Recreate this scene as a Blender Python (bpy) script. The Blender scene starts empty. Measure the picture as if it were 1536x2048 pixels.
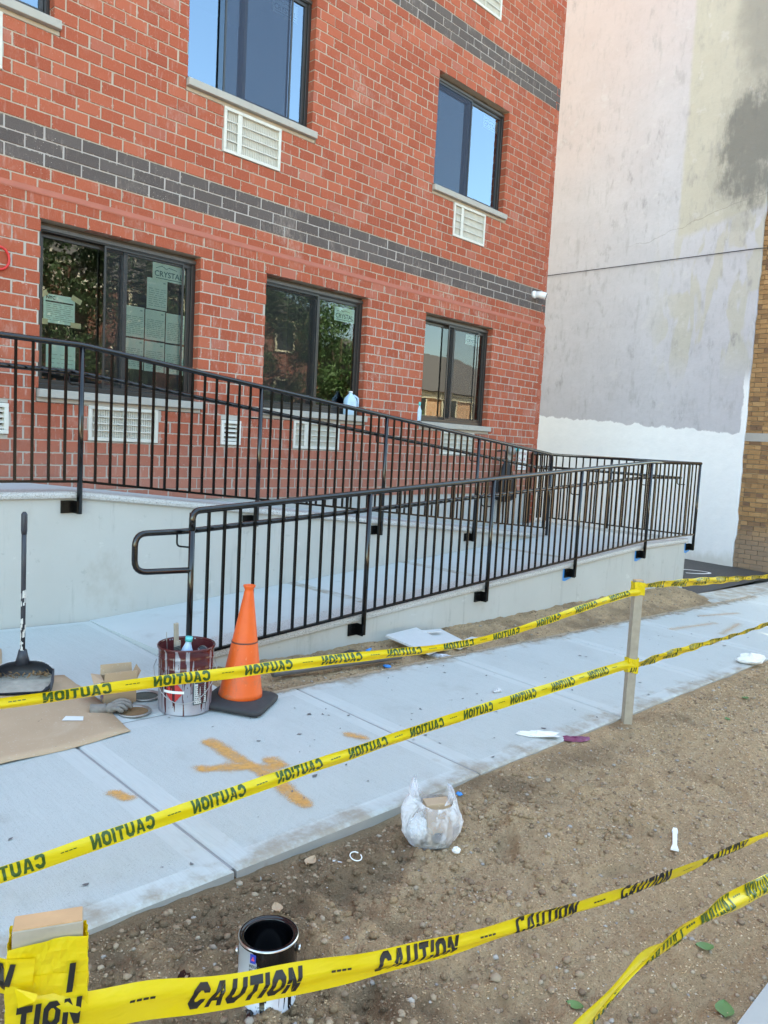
import bpy, math, random
import numpy as np
from mathutils import Vector, Matrix

random.seed(7); RNG = np.random.default_rng(7)
SC = bpy.context.scene
COL = SC.collection

# ------------------------------------------------------------------ camera
CAM = np.array([-2.495, -6.418, 1.5])
def cam_axes(yaw, pitch, roll):
    cy, sy = math.cos(yaw), math.sin(yaw); cp, sp = math.cos(pitch), math.sin(pitch)
    fwd = np.array([sy*cp, cy*cp, sp]); right = np.array([cy, -sy, 0.0]); up = np.cross(right, fwd)
    cr, sr = math.cos(roll), math.sin(roll)
    return right*cr+up*sr, -right*sr+up*cr, fwd
RT, UPV, FW = cam_axes(math.radians(46.601), math.radians(-5.234), math.radians(3.0676))
cd = bpy.data.cameras.new('camera'); co = bpy.data.objects.new('camera', cd); COL.objects.link(co)
co.matrix_world = Matrix(((RT[0], UPV[0], -FW[0], CAM[0]), (RT[1], UPV[1], -FW[1], CAM[1]), (RT[2], UPV[2], -FW[2], CAM[2]), (0, 0, 0, 1)))
cd.sensor_fit = 'VERTICAL'; cd.sensor_height = 24.0; cd.sensor_width = 18.0
cd.lens = 24.0*1539.3/2048.0
cd.clip_start = 0.05; cd.clip_end = 500
SC.camera = co
def project(P):
    d = np.asarray(P, float)-CAM
    q = np.array([RT@d, UPV@d, FW@d]); return 384+769.65*q[0]/q[2], 512-769.65*q[1]/q[2], q[2]

# ------------------------------------------------------------------ sky, sun, exposure
SUN_EL, SUN_AZ = math.radians(50), math.radians(22)      # azimuth from +y (behind the building) towards +x
W = bpy.data.worlds.new('World'); SC.world = W; W.use_nodes = True
wn = W.node_tree; wn.nodes.clear()
wo = wn.nodes.new('ShaderNodeOutputWorld'); wb = wn.nodes.new('ShaderNodeBackground'); ws = wn.nodes.new('ShaderNodeTexSky')
ws.sky_type = 'NISHITA'; ws.sun_disc = False; ws.sun_elevation = SUN_EL; ws.sun_rotation = SUN_AZ
ws.air_density = 1.0; ws.dust_density = 1.2; ws.ozone_density = 1.0
wb.inputs['Strength'].default_value = 0.15
wn.links.new(ws.outputs[0], wb.inputs[0]); wn.links.new(wb.outputs[0], wo.inputs[0])
sl = bpy.data.lights.new('sun', 'SUN'); sl.energy = 4.5; sl.angle = math.radians(0.5); sl.color = (1.0, 0.94, 0.85)
so = bpy.data.objects.new('sun', sl); COL.objects.link(so)
sd = Vector((math.sin(SUN_AZ)*math.cos(SUN_EL), math.cos(SUN_AZ)*math.cos(SUN_EL), math.sin(SUN_EL)))
so.rotation_euler = sd.to_track_quat('Z', 'Y').to_euler(); so.location = (0, 0, 30)
SC.view_settings.view_transform = 'Standard'; SC.view_settings.look = 'None'
SC.view_settings.exposure = 2.88; SC.view_settings.gamma = 1.0; SC.view_settings.use_curve_mapping = False
if hasattr(SC.view_settings, 'use_white_balance'):
    SC.view_settings.use_white_balance = True; SC.view_settings.white_balance_temperature = 7950; SC.view_settings.white_balance_tint = -2
SC.render.engine = 'CYCLES'
SC.cycles.max_bounces = 8; SC.cycles.diffuse_bounces = 4; SC.cycles.transparent_max_bounces = 16; SC.cycles.glossy_bounces = 4
SC.cycles.caustics_reflective = False; SC.cycles.caustics_refractive = False
SC.cycles.use_denoising = True

# ------------------------------------------------------------------ node helpers
class NT:
    def __init__(s, name):
        s.m = bpy.data.materials.new(name); s.m.use_nodes = True; s.t = s.m.node_tree; s.n = s.t.nodes
        s.n.clear(); s.out = s.n.new('ShaderNodeOutputMaterial')
        s.b = s.n.new('ShaderNodeBsdfPrincipled'); s.link(s.b.outputs[0], s.out.inputs[0])
    def link(s, a, b): s.t.links.new(a, b)
    def _in(s, sock, v):
        if isinstance(v, bpy.types.NodeSocket): s.link(v, sock)
        elif isinstance(v, (tuple, list)) and len(v) == 3 and sock.type == 'RGBA': sock.default_value = (*v, 1)
        else: sock.default_value = v
    def set(s, **k):
        for a, v in k.items(): s._in(s.b.inputs[a.replace('_', ' ')], v)
        return s
    def pos(s):
        if not hasattr(s, '_p'): s._p = s.n.new('ShaderNodeNewGeometry').outputs['Position']
        return s._p
    def objc(s):
        return s.n.new('ShaderNodeTexCoord').outputs['Object']
    def xyz(s, v=None):
        n = s.n.new('ShaderNodeSeparateXYZ'); s._in(n.inputs[0], s.pos() if v is None else v); return n.outputs
    def comb(s, x=0., y=0., z=0.):
        n = s.n.new('ShaderNodeCombineXYZ')
        for i, v in enumerate((x, y, z)): s._in(n.inputs[i], v)
        return n.outputs[0]
    def scale(s, v, sc):
        n = s.n.new('ShaderNodeVectorMath'); n.operation = 'MULTIPLY'; s._in(n.inputs[0], v); n.inputs[1].default_value = sc; return n.outputs[0]
    def noise(s, sc, det=3., rough=.5, v=None, dist=0.):
        n = s.n.new('ShaderNodeTexNoise'); s._in(n.inputs['Vector'], s.pos() if v is None else v)
        n.inputs['Scale'].default_value = sc; n.inputs['Detail'].default_value = det; n.inputs['Roughness'].default_value = rough
        n.inputs['Distortion'].default_value = dist; return n.outputs[0]
    def voro(s, sc, v=None, feat='F1', out=0):
        n = s.n.new('ShaderNodeTexVoronoi'); n.feature = feat; s._in(n.inputs['Vector'], s.pos() if v is None else v)
        n.inputs['Scale'].default_value = sc; return n.outputs[out]
    def white(s, v):
        n = s.n.new('ShaderNodeTexWhiteNoise'); n.noise_dimensions = '3D'; s._in(n.inputs[0], v); return n.outputs[0]
    def rand(s): return s.n.new('ShaderNodeObjectInfo').outputs['Random']
    def m1(s, op, a, b=0., c=0., clamp=False):
        n = s.n.new('ShaderNodeMath'); n.operation = op; n.use_clamp = clamp
        s._in(n.inputs[0], a); s._in(n.inputs[1], b)
        if op in ('MULTIPLY_ADD', 'COMPARE', 'SMOOTH_MIN'): s._in(n.inputs[2], c)
        return n.outputs[0]
    def step(s, v, lo, hi):
        n = s.n.new('ShaderNodeMapRange'); n.interpolation_type = 'SMOOTHSTEP'
        s._in(n.inputs[0], v); s._in(n.inputs[1], lo); s._in(n.inputs[2], hi); return n.outputs[0]
    def mix(s, f, a, b, mode='MIX'):
        n = s.n.new('ShaderNodeMix'); n.data_type = 'RGBA'; n.blend_type = mode; n.clamp_factor = True
        s._in(n.inputs[0], f); s._in(n.inputs[6], a); s._in(n.inputs[7], b); return n.outputs[2]
    def ramp(s, f, stops):
        n = s.n.new('ShaderNodeValToRGB'); s._in(n.inputs[0], f); e = n.color_ramp.elements
        e[0].position, e[0].color = stops[0][0], (*stops[0][1], 1); e[1].position, e[1].color = stops[-1][0], (*stops[-1][1], 1)
        for p, c in stops[1:-1]:
            x = e.new(p); x.color = (*c, 1)
        return n.outputs[0]
    def bump(s, h, st=.3, d=.01):
        n = s.n.new('ShaderNodeBump'); n.inputs['Strength'].default_value = st; n.inputs['Distance'].default_value = d
        s._in(n.inputs['Height'], h); s.link(n.outputs[0], s.b.inputs['Normal']); return s

MATS = {}
def simple(name, col, rough=.6, metal=0., var=.0, vs=30., bump=0., bs=60., bd=.003, spec=.5, **kw):
    t = NT(name)
    c = col
    if var: c = t.mix(t.noise(vs, 5, .6), tuple(x*(1-var) for x in col), tuple(min(1, x*(1+var)) for x in col))
    t.set(Base_Color=c, Roughness=rough, Metallic=metal, Specular_IOR_Level=spec, **kw)
    if bump: t.bump(t.noise(bs, 5, .6), bump, bd)
    MATS[name] = t.m; return t.m

# --- brick courses (metres)
ZB, CH, LR, LD, JT = 3.8364, 0.10303, 0.2032, 0.3048, 0.0105
def brick_mat(name, dark):
    t = NT(name); x, y, z = t.xyz()
    k = t.m1('FLOOR', t.m1('DIVIDE', t.m1('SUBTRACT', z, ZB), CH))
    odd = t.m1('MULTIPLY', t.m1('FLOORED_MODULO', k, 2.), .5)
    cidx = t.m1('FLOOR', t.m1('ADD', t.m1('DIVIDE', x, LD if dark else LR), odd))
    r = t.white(t.comb(cidx, k, 3.1)); r2 = t.white(t.comb(cidx, k, 9.7))
    if dark:
        c = t.mix(r, (.078, .061, .056), (.118, .094, .086))
        g = t.noise(160, 3, .7); c = t.mix(t.step(g, .35, .7), c, (.13, .107, .10))
    else:
        c = t.ramp(r, [(0, (.315, .073, .039)), (.35, (.355, .085, .045)), (.7, (.385, .096, .051)), (1, (.42, .115, .064))])
        c = t.mix(t.m1('MULTIPLY', t.step(r2, .86, 1.), .5), c, (.42, .17, .13))
        g = t.noise(120, 4, .7, t.scale(t.pos(), (1, 1, .45))); c = t.mix(t.m1('MULTIPLY', t.step(g, .42, .75), .35), c, (.50, .17, .11))
    # efflorescence and mortar smears
    st = t.noise(9, 5, .65, t.scale(t.pos(), (3.2, 1, .55))); big = t.noise(1.1, 3, .5)
    low = t.step(z, 3.45, 3.0)
    amt = t.m1('MULTIPLY', t.step(st, t.m1('SUBTRACT', .68, t.m1('MULTIPLY', big, .26)), .80), t.m1('MULTIPLY_ADD', low, .3, .45))
    c = t.mix(amt, c, (.55, .43, .38))
    fl = t.noise(75, 3, .5); band = t.noise(2.4, 3, .5)
    c = t.mix(t.m1('MULTIPLY', t.step(fl, .66, .71), t.m1('MULTIPLY', t.step(band, .50, .64), .7)), c, (.66, .57, .50))
    hz = t.m1('MULTIPLY', t.step(t.noise(1.6, 6, .68, None, .4), .52, .74), t.step(t.noise(23, 5, .7, t.scale(t.pos(), (1.6, 1, .6))), .38, .66)); c = t.mix(t.m1('MULTIPLY', hz, .50), c, (.56, .45, .39))
    # mortar smeared over the arrises
    L_ = LD if dark else LR
    fx = t.m1('FRACT', t.m1('ADD', t.m1('DIVIDE', x, L_), odd)); fz = t.m1('FRACT', t.m1('DIVIDE', t.m1('SUBTRACT', z, ZB), CH))
    dx = t.m1('MULTIPLY', t.m1('MINIMUM', fx, t.m1('SUBTRACT', 1., fx)), L_); dz_ = t.m1('MULTIPLY', t.m1('MINIMUM', fz, t.m1('SUBTRACT', 1., fz)), CH)
    dd = t.m1('SUBTRACT', t.m1('MINIMUM', dx, dz_), t.m1('MULTIPLY', t.step(t.noise(30, 4, .65), .52, .85), .034))
    c = t.mix(t.m1('MULTIPLY', t.step(dd, .0058, .0030), .6), c, (.52, .46, .40))
    # dusty base of the wall
    dz = t.m1('MULTIPLY', t.step(t.m1('ADD', z, t.m1('MULTIPLY', t.noise(1.7, 3), .5)), 2.1, 1.2), .42)
    c = t.mix(dz, c, (.42, .24, .19))
    t.set(Base_Color=c, Roughness=.88, Specular_IOR_Level=.25).bump(t.noise(90, 5, .7), .5, .004)
    MATS[name] = t.m
brick_mat('brick_red', False); brick_mat('brick_dark', True)
def mortar_mat():
    t = NT('mortar'); x, y, z = t.xyz()
    def inb(a, b): return t.m1('MULTIPLY', t.m1('GREATER_THAN', z, a), t.m1('LESS_THAN', z, b))
    d = t.m1('ADD', inb(ZB-2.95*CH, ZB-.05*CH), inb(ZB+25.05*CH, ZB+27.95*CH))
    c = t.mix(t.noise(5, 5, .6), (.39, .325, .255), (.52, .445, .36))
    c = t.mix(t.step(z, 2.9, 3.2), t.mix(t.noise(4, 4), (.41, .375, .33), (.55, .51, .46)), c)
    c = t.mix(d, c, (.46, .415, .39))
    t.set(Base_Color=c, Roughness=.95, Specular_IOR_Level=.2).bump(t.noise(120, 4, .7), .6, .004); MATS['mortar'] = t.m
mortar_mat()
def far_brick(name, c1, c2, mo, bw=.2, bh=.075):
    t = NT(name); x, y, z = t.xyz()
    n = t.n.new('ShaderNodeTexBrick'); t._in(n.inputs['Vector'], t.comb(t.m1('ADD', x, y), z, 0.))
    t._in(n.inputs['Color1'], c1); t._in(n.inputs['Color2'], c2); t._in(n.inputs['Mortar'], mo)
    n.inputs['Scale'].default_value = 1.; n.inputs['Mortar Size'].default_value = .006; n.inputs['Brick Width'].default_value = bw; n.inputs['Row Height'].default_value = bh
    t.set(Base_Color=n.outputs[0], Roughness=.9, Specular_IOR_Level=.2); MATS[name] = t.m
far_brick('brick_plain', (.36, .08, .045), (.42, .10, .06), (.4, .34, .29), LR, CH)
far_brick('brick_peach', (.55, .30, .17), (.62, .36, .21), (.55, .45, .36))
far_brick('brick_maroon', (.20, .07, .05), (.27, .10, .07), (.3, .25, .22))

def tan_mat():
    t = NT('brick_tan'); x, y, z = t.xyz()
    r = t.rand(); k = t.white(t.comb(t.m1('FLOOR', t.m1('DIVIDE', y, .2)), t.m1('FLOOR', t.m1('DIVIDE', z, .081)), 1.))
    rr = t.m1('FRACT', t.m1('ADD', r, k))
    c = t.ramp(rr, [(0, (.17, .10, .065)), (.22, (.25, .145, .075)), (.6, (.36, .205, .095)), (1, (.43, .26, .13))])
    c = t.mix(t.m1('MULTIPLY', t.step(t.noise(60, 4, .7, t.scale(t.pos(), (1, 3, .6))), .45, .7), .5), c, (.20, .12, .07))
    c = t.mix(t.m1('MULTIPLY', t.step(z, .55, .0), .75), c, (.30, .22, .165))
    t.set(Base_Color=c, Roughness=.9, Specular_IOR_Level=.25).bump(t.noise(80, 4, .6), .5, .004); MATS['brick_tan'] = t.m
tan_mat()

def concrete(name, c1, c2, stain=None, sc=2.2, fine=90., bstr=.25, rough=.85, speck=0., dust=0., streak=0.):
    t = NT(name)
    c = t.mix(t.noise(sc, 6, .62), c1, c2)
    if stain: c = t.mix(t.m1('MULTIPLY', t.step(t.noise(sc*1.7, 5, .65, t.scale(t.pos(), (1, 1, .7))), .55, .78), .55), c, stain)
    if speck: c = t.mix(t.m1('MULTIPLY', t.step(t.noise(fine*1.4, 2, .5), .58, .70), speck), c, tuple(x*.45 for x in c1))
    if dust:        # soil trodden over the edges of the flags
        x, y, z = t.xyz(); e = t.m1('MAXIMUM', t.step(y, -4.05, -4.36), t.m1('MULTIPLY', t.step(y, -3.2, -2.93), t.step(x, .2, .8)))
        d = t.step(t.m1('ADD', t.m1('MULTIPLY', e, .30), t.m1('SUBTRACT', t.noise(5.5, 6, .7), .5)), .13, .42); c = t.mix(t.m1('MULTIPLY', d, dust), c, (.27, .205, .135))
        d2 = t.step(t.noise(1.2, 5, .65, None, .5), .54, .74); c = t.mix(t.m1('MULTIPLY', d2, .16), c, (.30, .30, .29)); br = t.noise(60, 3, .6, t.scale(t.pos(), (3.2, .10, .1))); c = t.mix(t.m1('MULTIPLY', t.step(br, .42, .66), .16), c, (.30, .31, .30))
    if streak:
        s1 = t.step(t.noise(5, 5, .7, t.scale(t.pos(), (2.2, 2.2, .22))), .56, .74); c = t.mix(t.m1('MULTIPLY', s1, streak), c, tuple(v*.62 for v in c1))
        s2 = t.step(t.noise(11, 5, .7), .64, .70); c = t.mix(t.m1('MULTIPLY', s2, streak*.8), c, tuple(v*.7 for v in c1)); s3 = t.step(t.noise(7, 4, .6, t.scale(t.pos(), (.6, .6, 1))), .66, .72); c = t.mix(t.m1('MULTIPLY', s3, streak*.7), c, tuple(min(1, v*1.25) for v in c2))
    t.set(Base_Color=c, Roughness=rough, Specular_IOR_Level=.3).bump(t.noise(fine, 5, .65), bstr, .003); MATS[name] = t.m
concrete('stucco_wall', (.43, .425, .395), (.53, .53, .505), (.36, .33, .285), 1.6, 90., .3, .85, 0., 0., .45)
concrete('ramp_floor', (.46, .485, .48), (.54, .565, .56), (.36, .355, .335), 2.6, 120)
concrete('flag_center', (.435, .463, .452), (.52, .548, .535), (.385, .39, .37), 1.8, 190, .8, .9, .55, .75)
concrete('flag_border', (.465, .492, .482), (.54, .568, .556), (.42, .425, .40), 2.4, 120, .12, .8, 0., .75)
concrete('flag_side', (.30, .29, .27), (.40, .385, .36), (.22, .18, .14), 5)
concrete('joint_fill', (.28, .285, .285), (.37, .375, .375), (.22, .19, .16), 8)
concrete('kerb_concrete', (.37, .36, .34), (.46, .45, .43), (.38, .34, .29), 3)
concrete('foundation', (.42, .42, .40), (.52, .52, .50), (.40, .36, .31), 1.5)
concrete('sill_stone', (.36, .34, .305), (.46, .435, .39), (.28, .26, .23), 6, 150, .4)
concrete('band_stone', (.33, .315, .30), (.42, .40, .38), None, 6)
def coping_mat():
    t = NT('coping_terrazzo')
    a = t.noise(210, 1, .5); b = t.noise(150, 1, .5, t.scale(t.pos(), (1.3, .8, 1.1)))
    c = t.mix(t.step(a, .56, .62), (.56, .56, .55), (.15, .14, .13)); c = t.mix(t.step(b, .60, .66), c, (.38, .35, .31))
    c = t.mix(t.m1('MULTIPLY', t.noise(3, 4), .25), c, (.55, .54, .52))
    t.set(Base_Color=c, Roughness=.6).bump(a, .1, .002); MATS['coping_terrazzo'] = t.m
coping_mat()

def painted_wall():
    t = NT('painted_wall'); x, y, z = t.xyz()
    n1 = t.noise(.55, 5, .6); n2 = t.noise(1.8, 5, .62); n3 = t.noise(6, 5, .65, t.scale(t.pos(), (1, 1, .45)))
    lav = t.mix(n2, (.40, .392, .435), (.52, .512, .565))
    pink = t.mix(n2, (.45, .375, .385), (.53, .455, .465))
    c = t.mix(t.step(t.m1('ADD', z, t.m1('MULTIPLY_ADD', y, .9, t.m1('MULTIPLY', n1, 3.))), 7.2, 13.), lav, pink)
    beige = t.mix(n2, (.40, .378, .335), (.485, .46, .41))
    wob = t.m1('MULTIPLY', t.m1('SUBTRACT', n3, .5), .12)
    bm = t.m1('MULTIPLY', t.step(t.m1('ADD', y, wob), -.22, -.30), t.step(t.m1('ADD', z, t.m1('MULTIPLY_ADD', y, .25, wob)), 5.25, 5.40))
    pt = t.m1('MULTIPLY', t.step(t.noise(1.5, 3, .5, t.scale(t.pos(), (1, 2.1, .55)), .6), .50, .56), t.m1('MULTIPLY', t.step(t.m1('ADD', y, t.m1('MULTIPLY', n1, .9)), .75, -.1), t.step(z, 2.7, 3.5)))
    pt = t.m1('MULTIPLY', pt, t.step(z, 6.2, 5.5))
    c = t.mix(t.m1('MAXIMUM', bm, t.m1('MULTIPLY', pt, .8)), c, beige)
    sm = t.m1('MULTIPLY', t.step(n3, .54, .74), t.step(n1, .40, .58)); c = t.mix(t.m1('MULTIPLY', sm, .6), c, (.215, .205, .225))
    sm2 = t.step(t.noise(2.6, 4, .6, t.scale(t.pos(), (1, 2.4, .8))), .56, .74); c = t.mix(t.m1('MULTIPLY', sm2, .38), c, (.27, .26, .275))
    fine = t.noise(14, 5, .7, t.scale(t.pos(), (1, 1, .35))); c = t.mix(t.m1('MULTIPLY', t.step(fine, .5, .75), .22), c, (.24, .23, .25)); c = t.mix(t.m1('MULTIPLY', t.step(t.noise(3.2, 5, .7), .60, .66), .35), c, (.52, .51, .53))
    # old dark stain high on the right
    ey = t.m1('DIVIDE', t.m1('ADD', y, 1.45), .62); ez = t.m1('DIVIDE', t.m1('SUBTRACT', z, 6.75), 1.15)
    e = t.m1('ADD', t.m1('MULTIPLY', ey, ey), t.m1('MULTIPLY', ez, ez)); e = t.m1('ADD', e, t.m1('MULTIPLY_ADD', n2, 1.6, -.8))
    e = t.m1('ADD', e, t.m1('MULTIPLY', t.m1('SUBTRACT', t.noise(9, 6, .7, t.scale(t.pos(), (1, 1, .4))), .5), 1.6))
    c = t.mix(t.m1('MULTIPLY', t.step(e, 1.5, 1.25), .30), c, (.30, .29, .265)); c = t.mix(t.m1('MULTIPLY', t.step(e, 1.05, .30), .74), c, (.12, .12, .118))
    ey = t.m1('DIVIDE', t.m1('ADD', y, 1.5), .55); ez = t.m1('DIVIDE', t.m1('SUBTRACT', z, 9.2), 1.5)
    e2 = t.m1('ADD', t.m1('ADD', t.m1('MULTIPLY', ey, ey), t.m1('MULTIPLY', ez, ez)), t.m1('MULTIPLY_ADD', n2, 1.4, -.7))
    c = t.mix(t.m1('MULTIPLY', t.step(e2, 1.3, .3), .6), c, (.20, .195, .185))
    rim = t.m1('SUBTRACT', 1., t.m1('MULTIPLY', t.m1('ABSOLUTE', t.m1('SUBTRACT', e, 1.75)), 11.), clamp=True)
    c = t.mix(t.m1('MULTIPLY', rim, .0), c, (.25, .235, .21))
    # cracks
    cz = t.m1('ADD', z, t.m1('ADD', t.m1('MULTIPLY', y, .25), t.m1('MULTIPLY', t.m1('SUBTRACT', t.noise(2.2, 4), .5), .35)))
    cr = t.m1('MULTIPLY', t.m1('LESS_THAN', t.m1('ABSOLUTE', t.m1('SUBTRACT', cz, 5.52)), .007), t.step(y, .9, .3))
    c = t.mix(t.m1('MULTIPLY', cr, .35), c, (.16, .15, .14))
    # fresh white paint at the foot and along the ragged edge
    edge = t.m1('ADD', t.m1('MULTIPLY', t.m1('SUBTRACT', t.noise(5, 3), .5), .22), t.m1('MULTIPLY_ADD', y, .057, 2.06))
    wmask = t.step(t.m1('SUBTRACT', edge, z), -.012, .012)
    redge = t.m1('MULTIPLY', t.step(t.m1('ADD', y, t.m1('MULTIPLY', n3, .14)), -1.58, -1.60), t.step(z, 3.1, 2.7))
    wht = t.mix(n3, (.73, .745, .79), (.82, .83, .86))
    wht = t.mix(t.m1('MULTIPLY', t.step(t.m1('ADD', z, t.m1('MULTIPLY', n3, .35)), .1, -.12), .6), wht, (.52, .50, .45))
    c = t.mix(t.m1('MAXIMUM', wmask, redge), c, wht)
    t.set(Base_Color=c, Roughness=.85, Specular_IOR_Level=.3).bump(t.m1('ADD', t.noise(7, 5, .6), t.m1('MULTIPLY', t.noise(1.6, 3), 2.)), .35, .02); MATS['painted_wall'] = t.m
painted_wall()

def dirt_mat():
    t = NT('dirt'); x, y, z = t.xyz()
    n = t.noise(1.3, 5, .6); f = t.noise(26, 6, .7); g = t.noise(150, 4, .7)
    c = t.mix(n, (.46, .305, .175), (.60, .42, .255))
    c = t.mix(t.m1('MULTIPLY', t.step(f, .42, .68), .55), c, (.66, .48, .305))
    wet = t.m1('ADD', t.m1('MULTIPLY', t.step(x, .1, -1.0), .45), t.m1('MULTIPLY', t.m1('SUBTRACT', t.noise(2.6, 4, .6), .5), 1.5))
    wet = t.m1('ADD', wet, t.m1('MULTIPLY', t.step(y, -4.85, -4.42), .40))
    c = t.mix(t.m1('MULTIPLY', t.step(wet, .26, .72), .66), c, (.15, .102, .066))
    g2 = t.noise(95, 3, .6); c = t.mix(t.m1('MULTIPLY', t.step(g2, .46, .30), .55), c, (.13, .09, .055)); c = t.mix(t.m1('MULTIPLY', t.step(g, .45, .28), .4), c, (.11, .078, .05))  # dark specks put the shade between grains into the colour
    t.set(Base_Color=c, Roughness=.97, Specular_IOR_Level=.15).bump(t.m1('ADD', t.noise(70, 6, .75), t.m1('MULTIPLY', g, .5)), 1., .022); MATS['dirt'] = t.m
dirt_mat()
def stone_mat():
    t = NT('stone'); r = t.rand(); k = t.white(t.scale(t.pos(), (0, 0, 0)))
    isl = t.n.new('ShaderNodeNewGeometry').outputs['Random Per Island']
    rr = t.m1('FRACT', t.m1('ADD', r, isl))
    c = t.ramp(rr, [(0, (.19, .125, .08)), (.45, (.32, .225, .145)), (.85, (.41, .32, .225)), (.96, (.33, .31, .29)), (1, (.50, .46, .41))])
    c = t.mix(t.m1('MULTIPLY', t.noise(60, 4), .4), c, (.27, .21, .15))
    t.set(Base_Color=c, Roughness=.9, Specular_IOR_Level=.2); MATS['stone'] = t.m
stone_mat()
def sand_mat():
    t = NT('sand_grain'); x, y, z = t.xyz(); isl = t.n.new('ShaderNodeNewGeometry').outputs['Random Per Island']
    c = t.ramp(isl, [(0, (.29, .19, .108)), (.3, (.46, .31, .18)), (.65, (.57, .405, .25)), (.93, (.64, .475, .32)), (1, (.60, .52, .42))])
    wet = t.m1('ADD', t.m1('MULTIPLY', t.step(x, .1, -1.0), .45), t.m1('MULTIPLY', t.m1('SUBTRACT', t.noise(2.6, 4, .6), .5), 1.5)); wet = t.m1('ADD', wet, t.m1('MULTIPLY', t.step(y, -4.85, -4.42), .40))
    c = t.mix(t.m1('MULTIPLY', t.step(wet, .26, .72), .58), c, (.15, .102, .066))
    t.set(Base_Color=c, Roughness=.95, Specular_IOR_Level=.2); MATS['sand_grain'] = t.m
sand_mat()
def asphalt_mat():
    t = NT('asphalt'); c = t.mix(t.noise(3, 5, .6), (.022, .022, .024), (.05, .05, .052)); c = t.mix(t.step(t.noise(220, 2), .6, .72), c, (.10, .10, .10))
    t.set(Base_Color=c, Roughness=.75).bump(t.noise(180, 4, .7), .5, .004); MATS['asphalt'] = t.m
asphalt_mat()
def tape_mat():
    t = NT('tape_film')
    t.n.remove(t.b); d = t.n.new('ShaderNodeBsdfPrincipled'); tr = t.n.new('ShaderNodeBsdfTranslucent'); mx = t.n.new('ShaderNodeMixShader')
    c = t.mix(t.noise(14, 3), (.84, .64, .01), (.92, .74, .04))
    t._in(d.inputs['Base Color'], c); d.inputs['Roughness'].default_value = .32; t._in(tr.inputs[0], c)
    t.b = d; t.bump(t.noise(22, 3, .5, t.scale(t.pos(), (1, 1, 6))), .25, .004)
    mx.inputs[0].default_value = .35; t.link(d.outputs[0], mx.inputs[1]); t.link(tr.outputs[0], mx.inputs[2]); t.link(mx.outputs[0], t.out.inputs[0]); MATS['tape_film'] = t.m
tape_mat()
simple('tape_ink_green', (.035, .085, .012), .4); simple('tape_ink_black', (.012, .012, .012), .4)
simple('black_paint', (.004, .004, .0045), .13, bump=.04, bs=40, spec=.65)
simple('black_bar', (.004, .004, .004), .22, spec=.25)
simple('window_frame', (.030, .028, .027), .35, var=.2)
simple('window_head', (.085, .078, .074), .4, var=.15)
def glass_mat(name, ior):
    t = NT(name); t.n.remove(t.b)
    tr = t.n.new('ShaderNodeBsdfTransparent'); tr.inputs[0].default_value = (.92, .98, .97, 1)
    gl = t.n.new('ShaderNodeBsdfGlossy'); gl.inputs['Roughness'].default_value = .01; gl.inputs[0].default_value = (.62, .80, 1, 1) if ior > 3 else (.90, .96, 1, 1)  # sky blue put into the reflection colour of the upper panes
    fr = t.n.new('ShaderNodeFresnel'); fr.inputs[0].default_value = ior
    bm = t.n.new('ShaderNodeBump'); bm.inputs['Strength'].default_value = .02; bm.inputs['Distance'].default_value = .02
    t._in(bm.inputs['Height'], t.noise(2.5, 2)); t.link(bm.outputs[0], gl.inputs['Normal'])
    mx = t.n.new('ShaderNodeMixShader'); t.link(fr.outputs[0], mx.inputs[0]); t.link(tr.outputs[0], mx.inputs[1]); t.link(gl.outputs[0], mx.inputs[2]); t.link(mx.outputs[0], t.out.inputs[0])
    MATS[name] = t.m
glass_mat('window_glass', 1.8); glass_mat('sky_tint_glass', 3.5)  # upper panes get a boosted, blue-tinted sky reflection
def screen_mat(name, col, f):
    t = NT(name); tr = t.n.new('ShaderNodeBsdfTransparent'); t.b.inputs['Base Color'].default_value = (*col, 1); t.b.inputs['Roughness'].default_value = .5
    mx = t.n.new('ShaderNodeMixShader'); mx.inputs[0].default_value = f; t.link(tr.outputs[0], mx.inputs[1]); t.link(t.b.outputs[0], mx.inputs[2]); t.link(mx.outputs[0], t.out.inputs[0]); MATS[name] = t.m
screen_mat('insect_screen', (.035, .036, .042), .20); screen_mat('sky_tint_screen', (.022, .034, .075), .58)  # upper screens: blue of the reflected sky painted into their colour
simple('room_dark', (.05, .048, .045), .9)
simple('paper_green', (.66, .97, .92), .8, var=.06); simple('paper_white', (.72, .73, .70), .8, var=.04)
simple('ink_dark', (.03, .05, .055), .8); simple('ink_faint', (.26, .48, .46), .8); simple('ink_teal', (.03, .17, .20), .7); simple('ink_red', (.45, .10, .10), .8)
simple('masking_tape', (.62, .62, .42), .7)
simple('vinyl_white', (.72, .70, .64), .5, var=.08, vs=12); simple('grille_cream', (.62, .60, .54), .55, var=.2, vs=14)
simple('grille_core', (.27, .25, .21), .8, var=.4, vs=60)
simple('camera_white', (.80, .80, .80), .35); simple('lens_black', (.006, .006, .008), .12)
simple('cone_orange', (.80, .11, .014), .48, var=.30, vs=7, bump=.12, bs=24); simple('cone_rubber', (.032, .030, .033), .7, var=.4, vs=18, bump=.3); simple('cone_mark', (.16, .05, .03), .7)
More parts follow.
